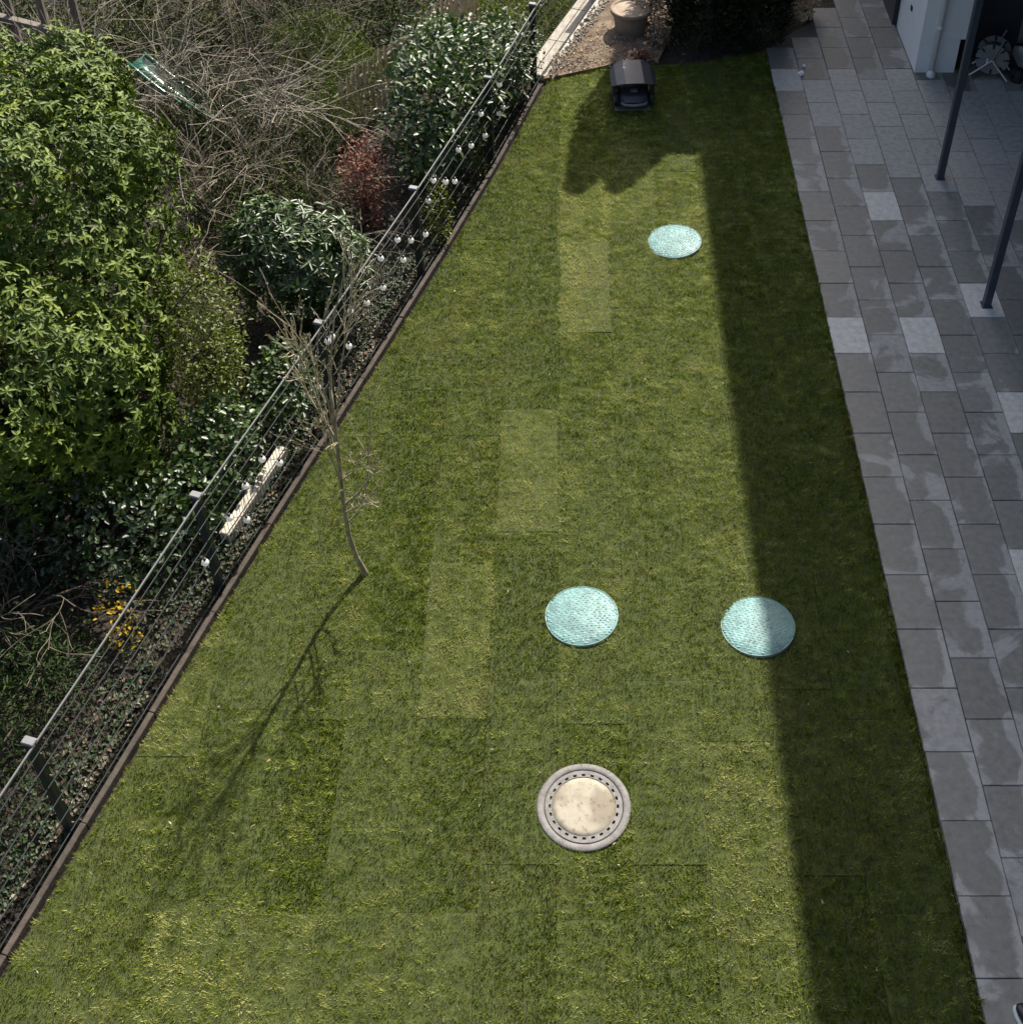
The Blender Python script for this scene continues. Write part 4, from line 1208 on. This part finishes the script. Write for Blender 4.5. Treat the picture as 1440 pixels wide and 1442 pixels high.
hr = thing('hose_reel', 'grey plastic garden hose reel on a stand in the dark recess', 'hose reel', (6.02, 16.62, 0), R(-20))
HZ = .30
def wheel(y, name):
    mb = MB()
    n = 40
    vs, fs = [], []
    for yy in (y - .012, y + .012):
        for r_ in (.23, .15, .05):
            for k in range(n):
                a_ = 2 * math.pi * k / n
                vs.append((r_ * math.cos(a_), yy, HZ + r_ * math.sin(a_)))
    def idx(s, ri, k): return s * 3 * n + ri * n + k % n
    for s in (0, 1):
        for ri in (0, 1):
            for k in range(n):
                if ri == 0 and k % 5 == 0: continue
                fs.append((idx(s, ri, k), idx(s, ri, k + 1), idx(s, ri + 1, k + 1), idx(s, ri + 1, k)))
    for ri in (0, 2):
        for k in range(n): fs.append((idx(0, ri, k), idx(1, ri, k), idx(1, ri, k + 1), idx(0, ri, k + 1)))
    return mb.add(vs, fs).build(name, M['greyplastic'], hr)
wheel(-.13, 'flange'); wheel(.13, 'flange')
hs = []
for i in range(0, 12 * 16):
    a_ = 2 * math.pi * i / 16; yy = -.10 + .2 * (i / (12 * 16.))
    hs.append((.15 * math.cos(a_), yy, HZ + .15 * math.sin(a_)))
MB().tube(hs, .014, 6).build('hose', M['hose'], hr, True)
MB().tube([(0, -.16, HZ), (0, .16, HZ)], .05, 16).build('drum', M['greyplastic'], hr)
for s in (-1, 1):
    MB().tube([(-.26, .17 * s, .02), (0, .17 * s, HZ), (.26, .17 * s, .02)], .012, 8).build('stand_leg', M['whiteplastic'], hr)
    MB().tube([(0, .17 * s, HZ), (.10, .17 * s, .62)], .012, 8).build('handle_bar', M['greyplastic'], hr)
MB().tube([(-.06, -.145, HZ + .0), (-.06, -.19, HZ - .02), (-.06, -.22, HZ - .02)], .014, 8).build('crank', M['whiteplastic'], hr)
gc = thing('watering_can', 'small black watering can on the paving beside the hose reel', 'can', (6.36, 16.42, 0), R(30))
MB().lathe([(.0, .0), (.085, .0), (.09, .02), (.08, .17), (.06, .19), (.0, .19)], 20).build('body', M['rubber'], gc, True)
MB().tube([(.07, 0, .05), (.16, 0, .13), (.21, 0, .22)], [.02, .014, .016], 8).build('spout', M['rubber'], gc, True)
MB().tube([(-.07, 0, .06), (-.14, 0, .12), (-.1, 0, .21), (0, 0, .22)], .01, 8).build('handle', M['rubber'], gc, True)

# crumpled white tissue on the paving
def crumple(loc, s, seed, label):
    rg = random.Random(seed); mb = MB()
    prof = []
    n, k = 10, 7
    vs, fs = [], []
    for i in range(k):
        th = math.pi * (i + .5) / k
        for j in range(n):
            ph = 2 * math.pi * j / n
            r_ = s * rg.uniform(.65, 1.2)
            vs.append((r_ * math.sin(th) * math.cos(ph), r_ * math.sin(th) * math.sin(ph), s * .7 + r_ * .75 * math.cos(th)))
    for i in range(k - 1):
        for j in range(n): fs.append((i * n + j, i * n + (j + 1) % n, (i + 1) * n + (j + 1) % n, (i + 1) * n + j))
    fs += [tuple(range(n - 1, -1, -1)), tuple(range((k - 1) * n, k * n))]
    o = mb.add(vs, fs).build('paper_scrap', M['paper'], None, loc=loc)
    tag(o, label, 'paper')
crumple((3.345, 16.58, .0), .045, 3, 'larger white crumpled paper scrap on the far paving slabs')
crumple((3.42, 16.80, .0), .028, 4, 'smaller white crumpled paper scrap on the far paving slabs')

# shoe at the patio edge
shoe = thing('shoe', 'black shoe with a pale sole standing on the paving edge', 'shoe', (3.228, 3.83, .0), R(12))
prof2 = [(-.16, .030), (-.12, .042), (-.05, .044), (.02, .046), (.08, .050), (.12, .044), (.145, .028)]
def shell(z0f, z1f, grow):
    vs, fs = [], []
    for y, w_ in prof2:
        w2 = w_ + grow
        z0, z1 = z0f(y), z1f(y)
        vs += [(-w2, y, z0), (-w2 * .98, y, (z0 + z1) * .5), (-w2 * .55, y, z1), (w2 * .55, y, z1), (w2 * .98, y, (z0 + z1) * .5), (w2, y, z0)]
    for i in range(len(prof2) - 1):
        for k in range(6): fs.append((i * 6 + k, i * 6 + (k + 1) % 6, i * 6 + 6 + (k + 1) % 6, i * 6 + 6 + k))
    fs += [(5, 4, 3, 2, 1, 0), tuple(range((len(prof2) - 1) * 6, len(prof2) * 6))]
    return MB().add(vs, fs)
shell(lambda y: .001, lambda y: .036, .02).build('sole', M['sole'], shoe, True)
shell(lambda y: .03, lambda y: .115 - max(0, y + .02) * .45 , .0).build('upper', M['shoe'], shoe, True)
